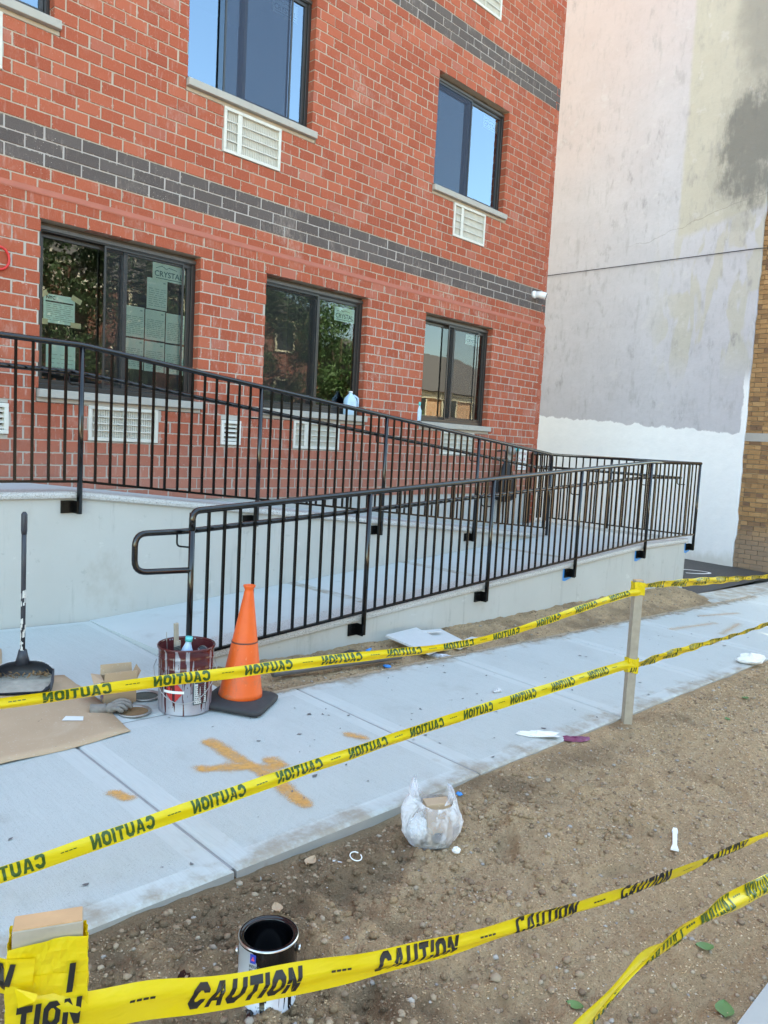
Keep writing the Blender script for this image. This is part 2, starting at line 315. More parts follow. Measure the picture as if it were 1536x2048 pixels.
def cone_mat():
    t = NT('cone_orange'); x, y, z = t.xyz()
    c = t.mix(t.noise(6, 5, .6), (.70, .085, .010), (.86, .14, .018))
    c = t.mix(t.m1('MULTIPLY', t.step(t.noise(26, 5, .7, t.scale(t.pos(), (1, 1, .5))), .58, .72), .5), c, (.30, .07, .03))
    c = t.mix(t.m1('MULTIPLY', t.step(t.noise(8, 5, .7), .5, .72), t.m1('MULTIPLY_ADD', t.step(z, .32, .06), .5, .12)), c, (.26, .12, .07))
    c = t.mix(t.m1('MULTIPLY', t.step(t.noise(40, 3, .6, t.scale(t.pos(), (2, 2, .3))), .68, .72), .35), c, (.85, .45, .25))
    t.set(Base_Color=c, Roughness=.5).bump(t.noise(24, 4), .12, .003); MATS['cone_orange'] = t.m
cone_mat()
def card_mat():
    t = NT('cardboard'); c = t.mix(t.noise(4, 5, .6), (.40, .28, .18), (.53, .385, .26)); c = t.mix(t.m1('MULTIPLY', t.step(t.noise(2.2, 5, .65, None, .6), .55, .72), .35), c, (.58, .47, .36))
    c = t.mix(t.m1('MULTIPLY', t.step(t.noise(17, 5, .7), .68, .73), .65), c, (.10, .07, .05)); c = t.mix(t.m1('MULTIPLY', t.step(t.noise(90, 2), .66, .70), .3), c, (.62, .60, .56))
    t.set(Base_Color=c, Roughness=.88, Specular_IOR_Level=.2).bump(t.noise(9, 4), .15, .006); MATS['cardboard'] = t.m
card_mat()
simple('cardboard_dark', (.33, .215, .125), .85, var=.12, vs=10)
simple('wood_weathered', (.36, .315, .25), .85, var=.3, vs=20, bump=.3, bs=50); simple('wood_fresh', (.55, .33, .17), .8, var=.2, vs=24)
simple('steel', (.55, .55, .55), .28, 1.0, var=.15); simple('steel_dull', (.38, .37, .36), .45, .8, var=.3)
simple('plastic_dark', (.028, .031, .042), .45, var=.4, vs=25); simple('paint_splash', (.62, .62, .60), .7, var=.2)
simple('dust_grey', (.36, .33, .28), .95, var=.35, vs=25, bump=.6, bs=80); simple('leaf_brown', (.22, .13, .06), .9, var=.5, vs=60); simple('leaf_green', (.10, .19, .055), .6, var=.3)
simple('glove_grey', (.22, .20, .18), .95, var=.3, vs=60, bump=.5, bs=120)
simple('plastic_clear_blue', (.45, .62, .78), .3); simple('cap_teal', (.10, .55, .55), .4); simple('label_yellow', (.72, .75, .35), .6)
simple('blue_tape', (.035, .25, .62), .6, var=.15); simple('spray_orange', (.78, .34, .05), .9, var=.15)
simple('tile_grey', (.56, .565, .57), .5, var=.08, bump=.2); simple('white_scrap', (.80, .80, .80), .7, var=.05); simple('purple_scrap', (.17, .03, .09), .35, var=.6, vs=40)
simple('pipe_grey', (.14, .14, .145), .5, var=.3); simple('umbrella_black', (.010, .010, .012), .55); simple('road_white', (.70, .70, .70), .7)
simple('wire_black', (.02, .02, .02), .6); simple('red_ring', (.62, .03, .03), .4); simple('logo_blue', (.03, .06, .42), .4); simple('logo_red', (.75, .10, .14), .4)
simple('bark', (.10, .075, .05), .95, var=.3); simple('bloom', (.72, .66, .58), .8); simple('roof_shingle', (.13, .115, .11), .9, var=.25, vs=6)
simple('trim_cream', (.66, .60, .46), .7); simple('maroon_paint', (.10, .018, .020), .45, var=.2); simple('grass_leaf', (.045, .085, .028), .8)
simple('ledge_wash', (.40, .125, .08), .9, var=.18, vs=10, bump=.4, bs=70)
simple('lead_grey', (.33, .33, .32), .5, .3)
# ------------------------------------------------------------------ mesh helpers
class MB:
    def __init__(s): s.v = []; s.f = []; s.mi = []; s.cur = 0
    def add(s, vs, fs):
        o = len(s.v); s.v.extend([tuple(map(float, v)) for v in vs])
        for f in fs: s.f.append(tuple(i+o for i in f)); s.mi.append(s.cur)
        return s
    def slot(s, i): s.cur = i; return s
    def box(s, x0, x1, y0, y1, z0, z1):
        return s.add([(x0,y0,z0),(x1,y0,z0),(x1,y1,z0),(x0,y1,z0),(x0,y0,z1),(x1,y0,z1),(x1,y1,z1),(x0,y1,z1)],
                     [(0,3,2,1),(4,5,6,7),(0,1,5,4),(1,2,6,5),(2,3,7,6),(3,0,4,7)])
    def obox(s, c, ax, h):
        c = np.array(c, float); ax = [np.array(a, float)/np.linalg.norm(a) for a in ax]; vs = []
        for k in (-1, 1):
            for i, j in ((-1,-1),(1,-1),(1,1),(-1,1)): vs.append(c+ax[0]*h[0]*i+ax[1]*h[1]*j+ax[2]*h[2]*k)
        return s.add(vs, [(0,3,2,1),(4,5,6,7),(0,1,5,4),(1,2,6,5),(2,3,7,6),(3,0,4,7)])
    def hexa(s, b, t):       # 4 bottom pts, 4 top pts
        return s.add(list(b)+list(t), [(0,3,2,1),(4,5,6,7),(0,1,5,4),(1,2,6,5),(2,3,7,6),(3,0,4,7)])
    def prism(s, poly, z0, z1):
        n = len(poly); g0 = z0 if callable(z0) else (lambda x, y: z0); g1 = z1 if callable(z1) else (lambda x, y: z1)
        vs = [(x, y, g0(x, y)) for x, y in poly]+[(x, y, g1(x, y)) for x, y in poly]
        return s.add(vs, [tuple(range(n-1, -1, -1)), tuple(range(n, 2*n))]+[(i, (i+1) % n, n+(i+1) % n, n+i) for i in range(n)])
    def tube(s, path, r, n=10, caps=True, up=(0, 0, 1)):
        P = [np.array(p, float) for p in path]; m = len(P); vs = []; fs = []
        rs = r if isinstance(r, (list, tuple)) else [r]*m; ref = np.array(up, float); pu = None
        for i in range(m):
            d = (P[min(i+1, m-1)]-P[max(i-1, 0)]); d /= np.linalg.norm(d)+1e-12
            a = np.cross(d, ref if pu is None else pu)
            if np.linalg.norm(a) < 1e-4: a = np.cross(d, (0.31, 0.95, 0.1))
            a /= np.linalg.norm(a); b = np.cross(a, d); pu = b
            for k in range(n):
                t = 2*math.pi*k/n; vs.append(P[i]+rs[i]*(a*math.cos(t)+b*math.sin(t)))
        for i in range(m-1):
            for k in range(n): fs.append((i*n+k, i*n+(k+1) % n, (i+1)*n+(k+1) % n, (i+1)*n+k))
        if caps: fs += [tuple(range(n-1, -1, -1)), tuple(range((m-1)*n, m*n))]
        return s.add(vs, fs)
    def lathe(s, prof, c=(0, 0, 0), n=32, caps=(1, 1)):
        vs = []; fs = []; m = len(prof)
        for i, (r, z) in enumerate(prof):
            for k in range(n):
                t = 2*math.pi*k/n; vs.append((c[0]+r*math.cos(t), c[1]+r*math.sin(t), c[2]+z))
        for i in range(m-1):
            for k in range(n): fs.append((i*n+k, i*n+(k+1) % n, (i+1)*n+(k+1) % n, (i+1)*n+k))
        if caps[0] and prof[0][0] > 1e-6: fs.append(tuple(range(n-1, -1, -1)))
        if caps[1] and prof[-1][0] > 1e-6: fs.append(tuple(range((m-1)*n, m*n)))
        return s.add(vs, fs)
    def quad(s, *p): return s.add(p, [tuple(range(len(p)))])
    def mesh(s, name, mats, off=(0, 0, 0), smooth=False):
        me = bpy.data.meshes.new(name); v = np.array(s.v, float).reshape(-1, 3)-np.array(off, float)
        me.from_pydata(v.tolist(), [], s.f)
        for m in (mats if isinstance(mats, (list, tuple)) else [mats]): me.materials.append(MATS[m])
        if len(me.polygons) == len(s.mi): me.polygons.foreach_set('material_index', s.mi)
        if smooth: me.polygons.foreach_set('use_smooth', [True]*len(me.polygons))
        me.update(); return me
    def build(s, name, mats, parent=None, smooth=False, kind=None):
        off = PLOC.get(parent.name, (0, 0, 0)) if parent else (0, 0, 0)
        o = bpy.data.objects.new(name, s.mesh(name, mats, off, smooth)); COL.objects.link(o)
        if parent: o.parent = parent; PLOC[o.name] = off
        if kind: o['kind'] = kind
        return o
PLOC = {}
def thing(name, label, cat, loc=(0, 0, 0), group=None, kind=None):
    o = bpy.data.objects.new(name, None); COL.objects.link(o); o.location = loc; o.empty_display_size = .1; PLOC[o.name] = tuple(map(float, loc))
    o['label'] = label; o['category'] = cat
    if group: o['group'] = group
    if kind: o['kind'] = kind
    return o
def tag(o, label, cat, group=None):
    o['label'] = label; o['category'] = cat
    if group: o['group'] = group
    return o
def struct(o): o['kind'] = 'structure'; return o
def place(name, me, parent, loc):
    o = bpy.data.objects.new(name, me); COL.objects.link(o); off = PLOC.get(parent.name, (0, 0, 0)) if parent else (0, 0, 0)
    o.location = tuple(a-b for a, b in zip(loc, off))
    if parent: o.parent = parent
    PLOC[o.name] = tuple(map(float, loc)); return o
def smooth_bevel(o, w=.004, seg=2, ang=35):
    b = o.modifiers.new('bevel', 'BEVEL'); b.width = w; b.segments = seg; b.limit_method = 'ANGLE'; b.angle_limit = math.radians(ang); return o

TXT = {}
def text2d(s, bold=.0, shear=0., spacing=1.0):
    key = (s, bold, shear, spacing)
    if key in TXT: return TXT[key]
    cu = bpy.data.curves.new('lettering', 'FONT'); cu.body = s; cu.size = 1.0; cu.offset = bold; cu.shear = shear; cu.resolution_u = 3; cu.space_character = spacing
    ob = bpy.data.objects.new('lettering', cu); COL.objects.link(ob)
    dg = bpy.context.evaluated_depsgraph_get(); me = ob.evaluated_get(dg).to_mesh()
    v = np.array([tuple(p.co) for p in me.vertices])[:, :2] if len(me.vertices) else np.zeros((0, 2)); f = [tuple(p.vertices) for p in me.polygons]
    ob.evaluated_get(dg).to_mesh_clear(); bpy.data.objects.remove(ob); bpy.data.curves.remove(cu)
    v = v-v.min(0); TXT[key] = (v, f); return v, f
def put_text(mb, s, org, U, V, h, w=None, bold=.0, shear=0., fn=None):
    v, f = text2d(s, bold, shear); mx = v.max(0); sx = (w/mx[0]) if w else h/mx[1]; sy = h/mx[1]
    org = np.array(org, float); U = np.array(U, float); V = np.array(V, float)
    mb.add([org+U*(a*sx)+V*(b*sy) for a, b in v], f); return mb

# value noise for terrain
def vnoise(x, y, seed=0):
    xi = np.floor(x).astype(np.int64); yi = np.floor(y).astype(np.int64); fx = x-xi; fy = y-yi
    def h(a, b):
        n = (a*374761393+b*668265263+seed*1442695041) & 0xFFFFFFFF; n = ((n ^ (n >> 13))*1274126177) & 0xFFFFFFFF; return ((n ^ (n >> 16)) & 0xFFFF)/65535.0
    u = fx*fx*(3-2*fx); w = fy*fy*(3-2*fy)
    return (h(xi, yi)*(1-u)+h(xi+1, yi)*u)*(1-w)+(h(xi, yi+1)*(1-u)+h(xi+1, yi+1)*u)*w
def fbm(x, y, o=4, seed=0):
    a = 0; k = 1.; t = 0
    for i in range(o): a = a+k*vnoise(x*2**i, y*2**i, seed+i*7); t += k; k *= .5
    return a/t-.5
def GP(x, y): return -.04*x+.04*(y+3)

# ------------------------------------------------------------------ ground, street, sidewalk
def sheet(name, x0, x1, y0, y1, dz, mat, nx=2, ny=2, parent=None):
    mb = MB(); xs = np.linspace(x0, x1, nx); ys = np.linspace(y0, y1, ny)
    mb.add([(x, y, GP(x, y)+dz) for y in ys for x in xs], [(j*nx+i, j*nx+i+1, (j+1)*nx+i+1, (j+1)*nx+i) for j in range(ny-1) for i in range(nx-1)])
    return mb.build(name, mat, parent)
struct(sheet('ground', -80, 90, -90, 60, -.22, 'dirt'))
struct(sheet('street', -70, 80, -13.2, -6.02, -.17, 'asphalt'))
kerb = struct(sheet('kerb', -30, 60, -5.98, -5.785, -.012, 'kerb_concrete')); kb = MB()
kb.prism([(-30, -6.02), (60, -6.02), (60, -5.785), (-30, -5.785)], lambda x, y: GP(x, y)-.35, lambda x, y: GP(x, y)-.02)
kb.build('kerb_stone', 'kerb_concrete', kerb)

SWF, SWB = -4.335, -2.93        # sidewalk front and back edges
sw = thing('sidewalk', 'pale grey concrete sidewalk of large square flags', 'sidewalk', kind='structure')
del sw['category'], sw['label']
bed = MB(); bed.prism([(-9, SWF+.03), (12, SWF+.03), (12, SWB-.03), (-9, SWB-.03)], lambda x, y: GP(x, y)-.2, lambda x, y: GP(x, y)-.010)
bed.prism([(-9, SWB-.02), (.10, SWB-.02), (.10, -1.06), (-9, -1.06)], lambda x, y: GP(x, y)-.2, lambda x, y: GP(x, y)-.017)
bed.prism([(7.35, SWB-.02), (12, SWB-.02), (12, -2.53), (7.35, -2.53)], lambda x, y: GP(x, y)-.2, lambda x, y: GP(x, y)-.018)
bed.build('joint_bed', 'joint_fill', sw)
def flag(x0, x1, y0, y1, bw=.085, g=.006, lip=.0085):
    mb = MB(); a, b, c, d = x0+g, x1-g, y0+g, y1-g
    def ring(i, dz): return [(a+i, c+i, dz), (b-i, c+i, dz), (b-i, d-i, dz), (a+i, d-i, dz)]
    lv = [ring(0, -.13), ring(0, -lip), ring(.007, -.0030), ring(.020, 0), ring(bw, 0), ring(bw+.012, .0008)]
    vs = [(x, y, GP(x, y)+dz) for r in lv for x, y, dz in r]
    for k in range(5):
        mb.slot(2 if k == 0 else 1)
        mb.add([vs[4*k+i] for i in range(4)]+[vs[4*k+4+i] for i in range(4)], [(i, (i+1) % 4, 4+(i+1) % 4, 4+i) for i in range(4)])
    # centre panel, slightly uneven
    nx, ny = max(2, int((b-a)/.12)), max(2, int((d-c)/.12)); i = bw+.012
    xs = np.linspace(a+i, b-i, nx); ys = np.linspace(c+i, d-i, ny); mb.slot(0)
    mb.add([(x, y, GP(x, y)+.0008) for y in ys for x in xs], [(q*nx+p, q*nx+p+1, (q+1)*nx+p+1, (q+1)*nx+p) for q in range(ny-1) for p in range(nx-1)])
    return mb.build('flag', ['flag_center', 'flag_border', 'flag_side'], sw)
JX = [-5.5, -3.98, -2.46, -.942, .49, 1.99, 3.51, 5.03, 6.55, 8.07, 9.59, 11.1, 12.6]
for i in range(len(JX)-1):
    x0, x1 = JX[i], JX[i+1]
    flag(x0, x1, SWF, SWB)
for x0, x1 in ((-5.5, -3.98), (-3.98, -2.46), (-2.46, -.942), (-.942, .095)):
    flag(x0, x1, SWB, -2.0, .03) if False else flag(x0, x1, SWB, -1.055, .06)
for x0, x1 in ((7.30, 8.07), (8.07, 9.59), (9.59, 11.1)): flag(x0, x1, SWB, -2.52, .04)

# driveway
dv = MB(); nx = 12
def drv(x, y): return GP(x, y)*.0+(-.30-.02*(x-8)+.03*(y+2.5))
dv.add([(x, y, drv(x, y)) for y in (-2.53, 14) for x in (7.5, 11.4)], [(0, 1, 3, 2)])
struct(dv.build('driveway', 'asphalt'))
lp = MB(); cen = [(9.85, -1.55)]
def ringmark(cx, cy, rx, ry, w, a0, a1, rot):
    n = 28; vs = []; fs = []
    for i in range(n+1):
        t = a0+(a1-a0)*i/n
        for r in (0, w):
            u, v = (rx-r)*math.cos(t), (ry-r)*math.sin(t); x = cx+u*math.cos(rot)-v*math.sin(rot); y = cy+u*math.sin(rot)+v*math.cos(rot); vs.append((x, y, drv(x, y)+.004))
    for i in range(n): fs.append((2*i, 2*i+1, 2*i+3, 2*i+2))
    lp.add(vs, fs)
ringmark(9.7, -1.6, .42, .20, .05, -1.9, 1.9, -.6)
lp.add([(x, y, drv(x, y)+.004) for x, y in ((8.5, -1.1), (9.2, -1.75), (9.24, -1.70), (8.54, -1.05))], [(0, 1, 2, 3)])
lp.add([(x, y, drv(x, y)+.004) for x, y in ((9.2, -2.2), (9.75, -2.42), (9.76, -2.37), (9.21, -2.15))], [(0, 1, 2, 3)])
tag(lp.build('painted_marking', 'road_white'), 'thin white painted loop on the black asphalt driveway by the ramp end', 'road marking')

# ------------------------------------------------------------------ dirt verge with dents and lumps
DENTS = [(.15, -4.73, .16, .03), (-.65, -4.64, .12, .045), (-.48, -4.60, .09, .04), (1.58, -4.47, .16, .045), (-1.03, -4.85, .10, .03), (-.35, -4.95, .11, -.014), (-.8, -4.85, .1, -.018),
         (-1.35, -4.62, .15, -.02), (-1.6, -4.9, .14, -.022), (-.25, -4.80, .05, .03), (.9, -5.2, .2, .015), (-.9, -4.60, .07, .035)]
_fr = random.Random(91); FOOT = [(_fr.uniform(-1.95, 1.6), _fr.uniform(-5.45, -4.52), _fr.uniform(.10, .16), _fr.uniform(.04, .06), _fr.uniform(0, 3.1), _fr.uniform(.012, .03)) for _ in range(26)]
def dirt_h(x, y):
    wl = np.clip((.2-x)/1.2, 0, 1)      # rougher on the left
    nr = np.exp(-np.clip(-4.42-y, 0, 9)/.28)
    h = -.036+.065*fbm(x*1.7, y*1.7, 3, 3)+(.046+.045*wl+.035*nr)*fbm(x*6, y*6, 3, 11)-.030*(wl+nr*.7)*np.abs(fbm(x*9+3, y*9, 3, 61))*2+(.018+.028*wl)*(1-.6*nr)*fbm(x*21, y*21, 3, 23)+(.008+.009*wl)*(1-.5*nr)*fbm(x*63, y*63, 2, 31)
    for cx, cy, r, d in DENTS: 
        q = ((x-cx)**2+(y-cy)**2)/(r*r); h = h-d*np.exp(-q*1.6)+.35*d*np.exp(-((np.sqrt(q)-1.25)**2)*9)
    ex = np.exp(-((x+.35)/.55)**2)      # slab edge exposed here
    for cx, cy, a_, b_, ro, d in FOOT:
        u = (x-cx)*math.cos(ro)+(y-cy)*math.sin(ro); v = -(x-cx)*math.sin(ro)+(y-cy)*math.cos(ro); q = (u/a_)**2+(v/b_)**2; h = h-d*np.exp(-q**2)+.45*d*np.exp(-((np.sqrt(q)-1.3)**2)*7)
    sm = np.exp(-(np.clip(SWF-y, 0, 9)/.13)**2)*.85; h = h*(1-sm)+sm*(-.014-.034*ex+.012*fbm(x*3.1, y*3, 2, 71))
    e = np.clip((SWF-.02-y)/.10, 0, 1); h = np.minimum(h, -.012+.03*e) if True else h
    k = np.clip((y+5.785)/.10, 0, 1); h = np.where(y < -5.685, h*k+(-.022)*(1-k), h)
    return h
xs = [-3.4]; 
while xs[-1] < 12: xs.append(xs[-1]+max(.0105, .0105+.006*max(0, xs[-1]-.6)))
xs = np.array(xs); ys = np.concatenate([np.linspace(-5.80, -4.30, 140)])
X, Y = np.meshgrid(xs, ys); Hh = dirt_h(X, Y); Z = GP(X, Y)+Hh
nx, ny = len(xs), len(ys); me = bpy.data.meshes.new('dirt_verge')
V = np.stack([X, Y, Z], -1).reshape(-1, 3); ii = np.arange(nx*ny).reshape(ny, nx)
F = np.stack([ii[:-1, :-1], ii[:-1, 1:], ii[1:, 1:], ii[1:, :-1]], -1).reshape(-1, 4)
me.from_pydata(V.tolist(), [], F.tolist()); me.polygons.foreach_set('use_smooth', [True]*len(me.polygons)); me.materials.append(MATS['dirt'])
dvg = bpy.data.objects.new('dirt_verge', me); COL.objects.link(dvg); struct(dvg)
# strip of soil against the ramp wall
def strip_h(x, y):
    m = np.clip((y+2.93)/.6, 0, 1); rise = np.clip((x-1.8)/4, 0, 1)*.11
    h = -.028+rise*m**.8*(1-.0*m)+.04*fbm(x*4, y*4, 3, 5)+.028*fbm(x*14, y*14, 3, 15)+.014*fbm(x*45, y*45, 2, 25)
    e = np.clip((y+2.95)/.12, 0, 1); h = np.where(e < 1, np.minimum(h, -.012+.05*e), h)
    return h
xs2 = np.linspace(.12, 7.5, 420); ys2 = np.linspace(-2.96, -2.28, 60); X, Y = np.meshgrid(xs2, ys2); Z = GP(X, Y)+strip_h(X, Y)
V = np.stack([X, Y, Z], -1).reshape(-1, 3); ii = np.arange(X.size).reshape(X.shape)
F = np.stack([ii[:-1, :-1], ii[:-1, 1:], ii[1:, 1:], ii[1:, :-1]], -1).reshape(-1, 4)
me = bpy.data.meshes.new('soil_strip'); me.from_pydata(V.tolist(), [], F.tolist()); me.polygons.foreach_set('use_smooth', [True]*len(me.polygons)); me.materials.append(MATS['dirt'])
o = bpy.data.objects.new('soil_strip', me); COL.objects.link(o); struct(o)
# sand washed over the flags at the far end
def ground_z(x, y):
    if y < SWF: return GP(x, y)+float(dirt_h(np.array([x]), np.array([y]))[0])
    if y > SWB and x > .12 and x < 7.4: return GP(x, y)+float(strip_h(np.array([x]), np.array([y]))[0])
    return GP(x, y)

# ------------------------------------------------------------------ main brick building
XC = 7.552; YU, YL = 0.0, -.03; ZLEDGE = ZB-5*CH
WLO = [(.115, 1.595), (2.365, 3.81), (4.83, 6.24)]; WUP = [(-1.26, .215), (1.42, 2.895), (4.86, 6.335)]
ZL0, ZL1 = ZB-20*CH, ZB-7*CH; ZU0, ZU1 = ZB+8*CH, ZB+21*CH
holes = []
for a, b in WLO: holes.append((a, b, ZL0, ZL1)); holes.append((a-.015, b+.05, ZL0-CH, ZL0))
for a, b in WUP: holes.append((a, b, ZU0, ZU1)); holes.append((a-.015, b+.05, ZU0-CH, ZU0))
ACS = [(.535, 1.19, ZL0-4*CH+.01, ZL0-CH), (2.79, 3.455, ZL0-4*CH+.01, ZL0-CH), (5.25, 5.96, ZL0-4*CH+.01, ZL0-CH),
       (-.86, -.175, ZU0-5*CH, ZU0-CH), (1.815, 2.495, ZU0-5*CH, ZU0-CH), (5.28, 5.945, ZU0-5*CH, ZU0-CH), (5.33, 6.005, ZU0+23*CH, ZU0+27*CH)]
VENTS = [(1.875, 2.105, 1.385, 1.625), (-.36, -.12, 1.40, 1.64)]
holes += ACS+VENTS
bld = thing('brick_building', 'red brick apartment building with dark brick bands and black framed sliding windows', 'building', (0, 0, 0))
def holewall(mb, x0, x1, z0, z1, hs, y, dy):
    xs_ = sorted({x0, x1, *[min(max(v, x0), x1) for h in hs for v in h[:2]]}); zs_ = sorted({z0, z1, *[min(max(v, z0), z1) for h in hs for v in h[2:]]})
    inh = lambda x, z: any(h[0] < x < h[1] and h[2] < z < h[3] for h in hs)
    for i in range(len(xs_)-1):
        for j in range(len(zs_)-1):
            a, b, c, d = xs_[i], xs_[i+1], zs_[j], zs_[j+1]
            if b-a < 1e-5 or d-c < 1e-5 or inh((a+b)/2, (c+d)/2): continue
            mb.quad((a, y, c), (b, y, c), (b, y, d), (a, y, d))
    for a, b, c, d in hs:       # reveals
        if b < x0 or a > x1 or d < z0 or c > z1: continue
        mb.quad((a, y, c), (a, y, d), (a, y+dy, d), (a, y+dy, c)); mb.quad((b, y, c), (b, y+dy, c), (b, y+dy, d), (b, y, d))
        mb.quad((a, y, d), (b, y, d), (b, y+dy, d), (a, y+dy, d)); mb.quad((a, y, c), (a, y+dy, c), (b, y+dy, c), (b, y, c))
XL = -1.7; ZT = ZB+38*CH; ZF = ZB-29*CH
grow = lambda hs, e: [(a-e, b+e, c-e, d+e) for a, b, c, d in hs]
mw = MB(); holewall(mw, XL, XC-.004, ZLEDGE, ZT, grow([h for h in holes if h[2] > ZLEDGE-.5], .005), YU+.0055, .2)
mw.build('mortar_wall', 'mortar', bld)
mw = MB(); holewall(mw, XL, XC-.004, ZF, ZLEDGE, grow([h for h in holes if h[3] < ZLEDGE], .005), YL+.0055, .23)
mw.build('mortar_wall', 'mortar', bld)
cb = MB(); cb.box(-14, XL, YL+.002, .5, -.5, ZT); cb.box(-14, XC, .002, .5, ZT, 15);  cb.box(-14, -13.7, .5, 12, -1, 15); cb.box(-14, XC, 12, 12.3, -1, 15); cb.box(-14, XC, 0, 12, 15, 15.3)
cb.box(XC-.1, XC-.004, YL+.004, .26, -.6, ZLEDGE-.03); cb.box(XC-.1, XC-.004, YU+.004, .26, ZLEDGE-.03, ZT)
cb.build('plain_wall', 'brick_plain', bld)
cb = MB(); cb.box(XC-.3, XC-.003, .262, 12, -1, 15); cb.build('side_wall', 'foundation', bld)
fb = MB(); fb.box(XL, XC-.006, YL+.012, .4, -.6, ZF); fb.build('foundation', 'foundation', bld)
ld = MB(); ld.add([(XL, YU-.001, ZLEDGE+.036), (XC, YU-.001, ZLEDGE+.036), (XC, YL-.003, ZLEDGE-.010), (XL, YL-.003, ZLEDGE-.010), (XL, YL-.003, ZLEDGE-.022), (XC, YL-.003, ZLEDGE-.022), (XL, YU+.02, ZLEDGE-.02), (XC, YU+.02, ZLEDGE-.02)],
                [(0, 3, 2, 1), (3, 4, 5, 2), (4, 6, 7, 5), (1, 2, 5, 7), (0, 6, 4, 3)])
lo = ld.build('ledge', 'ledge_wash', bld)

bricks = []
for k in range(-29, 38):
    z0, z1 = ZB+k*CH+JT/2, ZB+(k+1)*CH-JT/2; zm = (z0+z1)/2
    dark = -3 <= k <= -1 or 25 <= k <= 27; L = LD if dark else LR; off = .5*L if k % 2 else 0
    yf = YL if zm < ZLEDGE else YU
    hs = sorted((h[0], h[1]) for h in holes if h[2]-.02 < zm < h[3]+.02)
    i0 = int(math.floor((XL+off)/L)); row = []; pend = None
    for i in range(i0, int(XC/L)+2):
        a, b = i*L-off+JT/2, (i+1)*L-off-JT/2; a += .002+random.uniform(-.0025, .0025); b += -.002+ random.uniform(-.0025, .0025)
        segs = [(max(a, XL), min(b, XC))]
        for h0, h1 in hs:
            ns = []
            for p, q in segs:
                if h1 <= p or h0 >= q: ns.append((p, q))
                else:
                    if h0-p > .02: ns.append((p, h0))
                    if q-h1 > .02: ns.append((h1, q))
            segs = ns
        segs = [list(g) for g in segs]
        for g in segs:
            for h0, h1 in hs:      # tiny cut pieces at an opening are swallowed by their neighbour
                if g[1] == h0 and g[1]-g[0] < .06 and row and abs(row[-1][1]-g[0]) < .03: row[-1][1] = h0; g[1] = g[0]
                if g[0] == h1 and g[1]-g[0] < .06: pend = h1; g[1] = g[0]
            if g[1]-g[0] > .025:
                if pend is not None: g[0] = pend; pend = None
                row.append(g)
    for p, q in row:
            if True: bricks.append((p, q, z0+random.uniform(-.001, .001), z1+random.uniform(-.001, .001), yf+random.uniform(-.002, .0018), dark))
def brick_area(b):
    p = [project((b[i], b[4], b[j])) for i, j in ((0, 2), (1, 2), (1, 3), (0, 3))]
    if not all(-5 < q[0] < 773 and -5 < q[1] < 1029 for q in p): return 0
    return .5*abs(sum(p[i][0]*p[(i+1) % 4][1]-p[(i+1) % 4][0]*p[i][1] for i in range(4)))
# the railing hides much of the lowest courses: prefer bricks seen clear of it
order = sorted(range(len(bricks)), key=lambda i: -brick_area(bricks[i])*(1 if bricks[i][2] > 2.0 else .45)); big = set(order[:300])
def brick_box(mb, x0, x1, y0, y1, z0, z1, e=.0025):
    mb.add([(x0, y0+e, z0), (x1, y0+e, z0), (x1, y0+e, z1), (x0, y0+e, z1), (x0+e, y0, z0+e), (x1-e, y0, z0+e), (x1-e, y0, z1-e), (x0+e, y0, z1-e), (x0, y1, z0), (x1, y1, z0), (x1, y1, z1), (x0, y1, z1)],
           [(4, 5, 6, 7), (0, 1, 5, 4), (1, 2, 6, 5), (2, 3, 7, 6), (3, 0, 4, 7), (8, 9, 1, 0), (9, 10, 2, 1), (10, 11, 3, 2), (11, 8, 0, 3)])
bm_cache = {}; mass = {0: MB(), 1: MB()}
for i, (p, q, z0, z1, y, dark) in enumerate(bricks):
    if i in big:
        key = (round(q-p, 2), dark)
        if key not in bm_cache:
            m = MB(); brick_box(m, 0, key[0], 0, .1, 0, CH-JT); bm_cache[key] = m.mesh('brick', 'brick_dark' if dark else 'brick_red')
        place('brick', bm_cache[key], bld, (p, y, z0))
    else: brick_box(mass[int(dark)], p, q, y, y+.1, z0, z1)
mass[0].build('brick_field', 'brick_red', bld, kind='stuff'); mass[1].build('dark_brick_field', 'brick_dark', bld, kind='stuff')

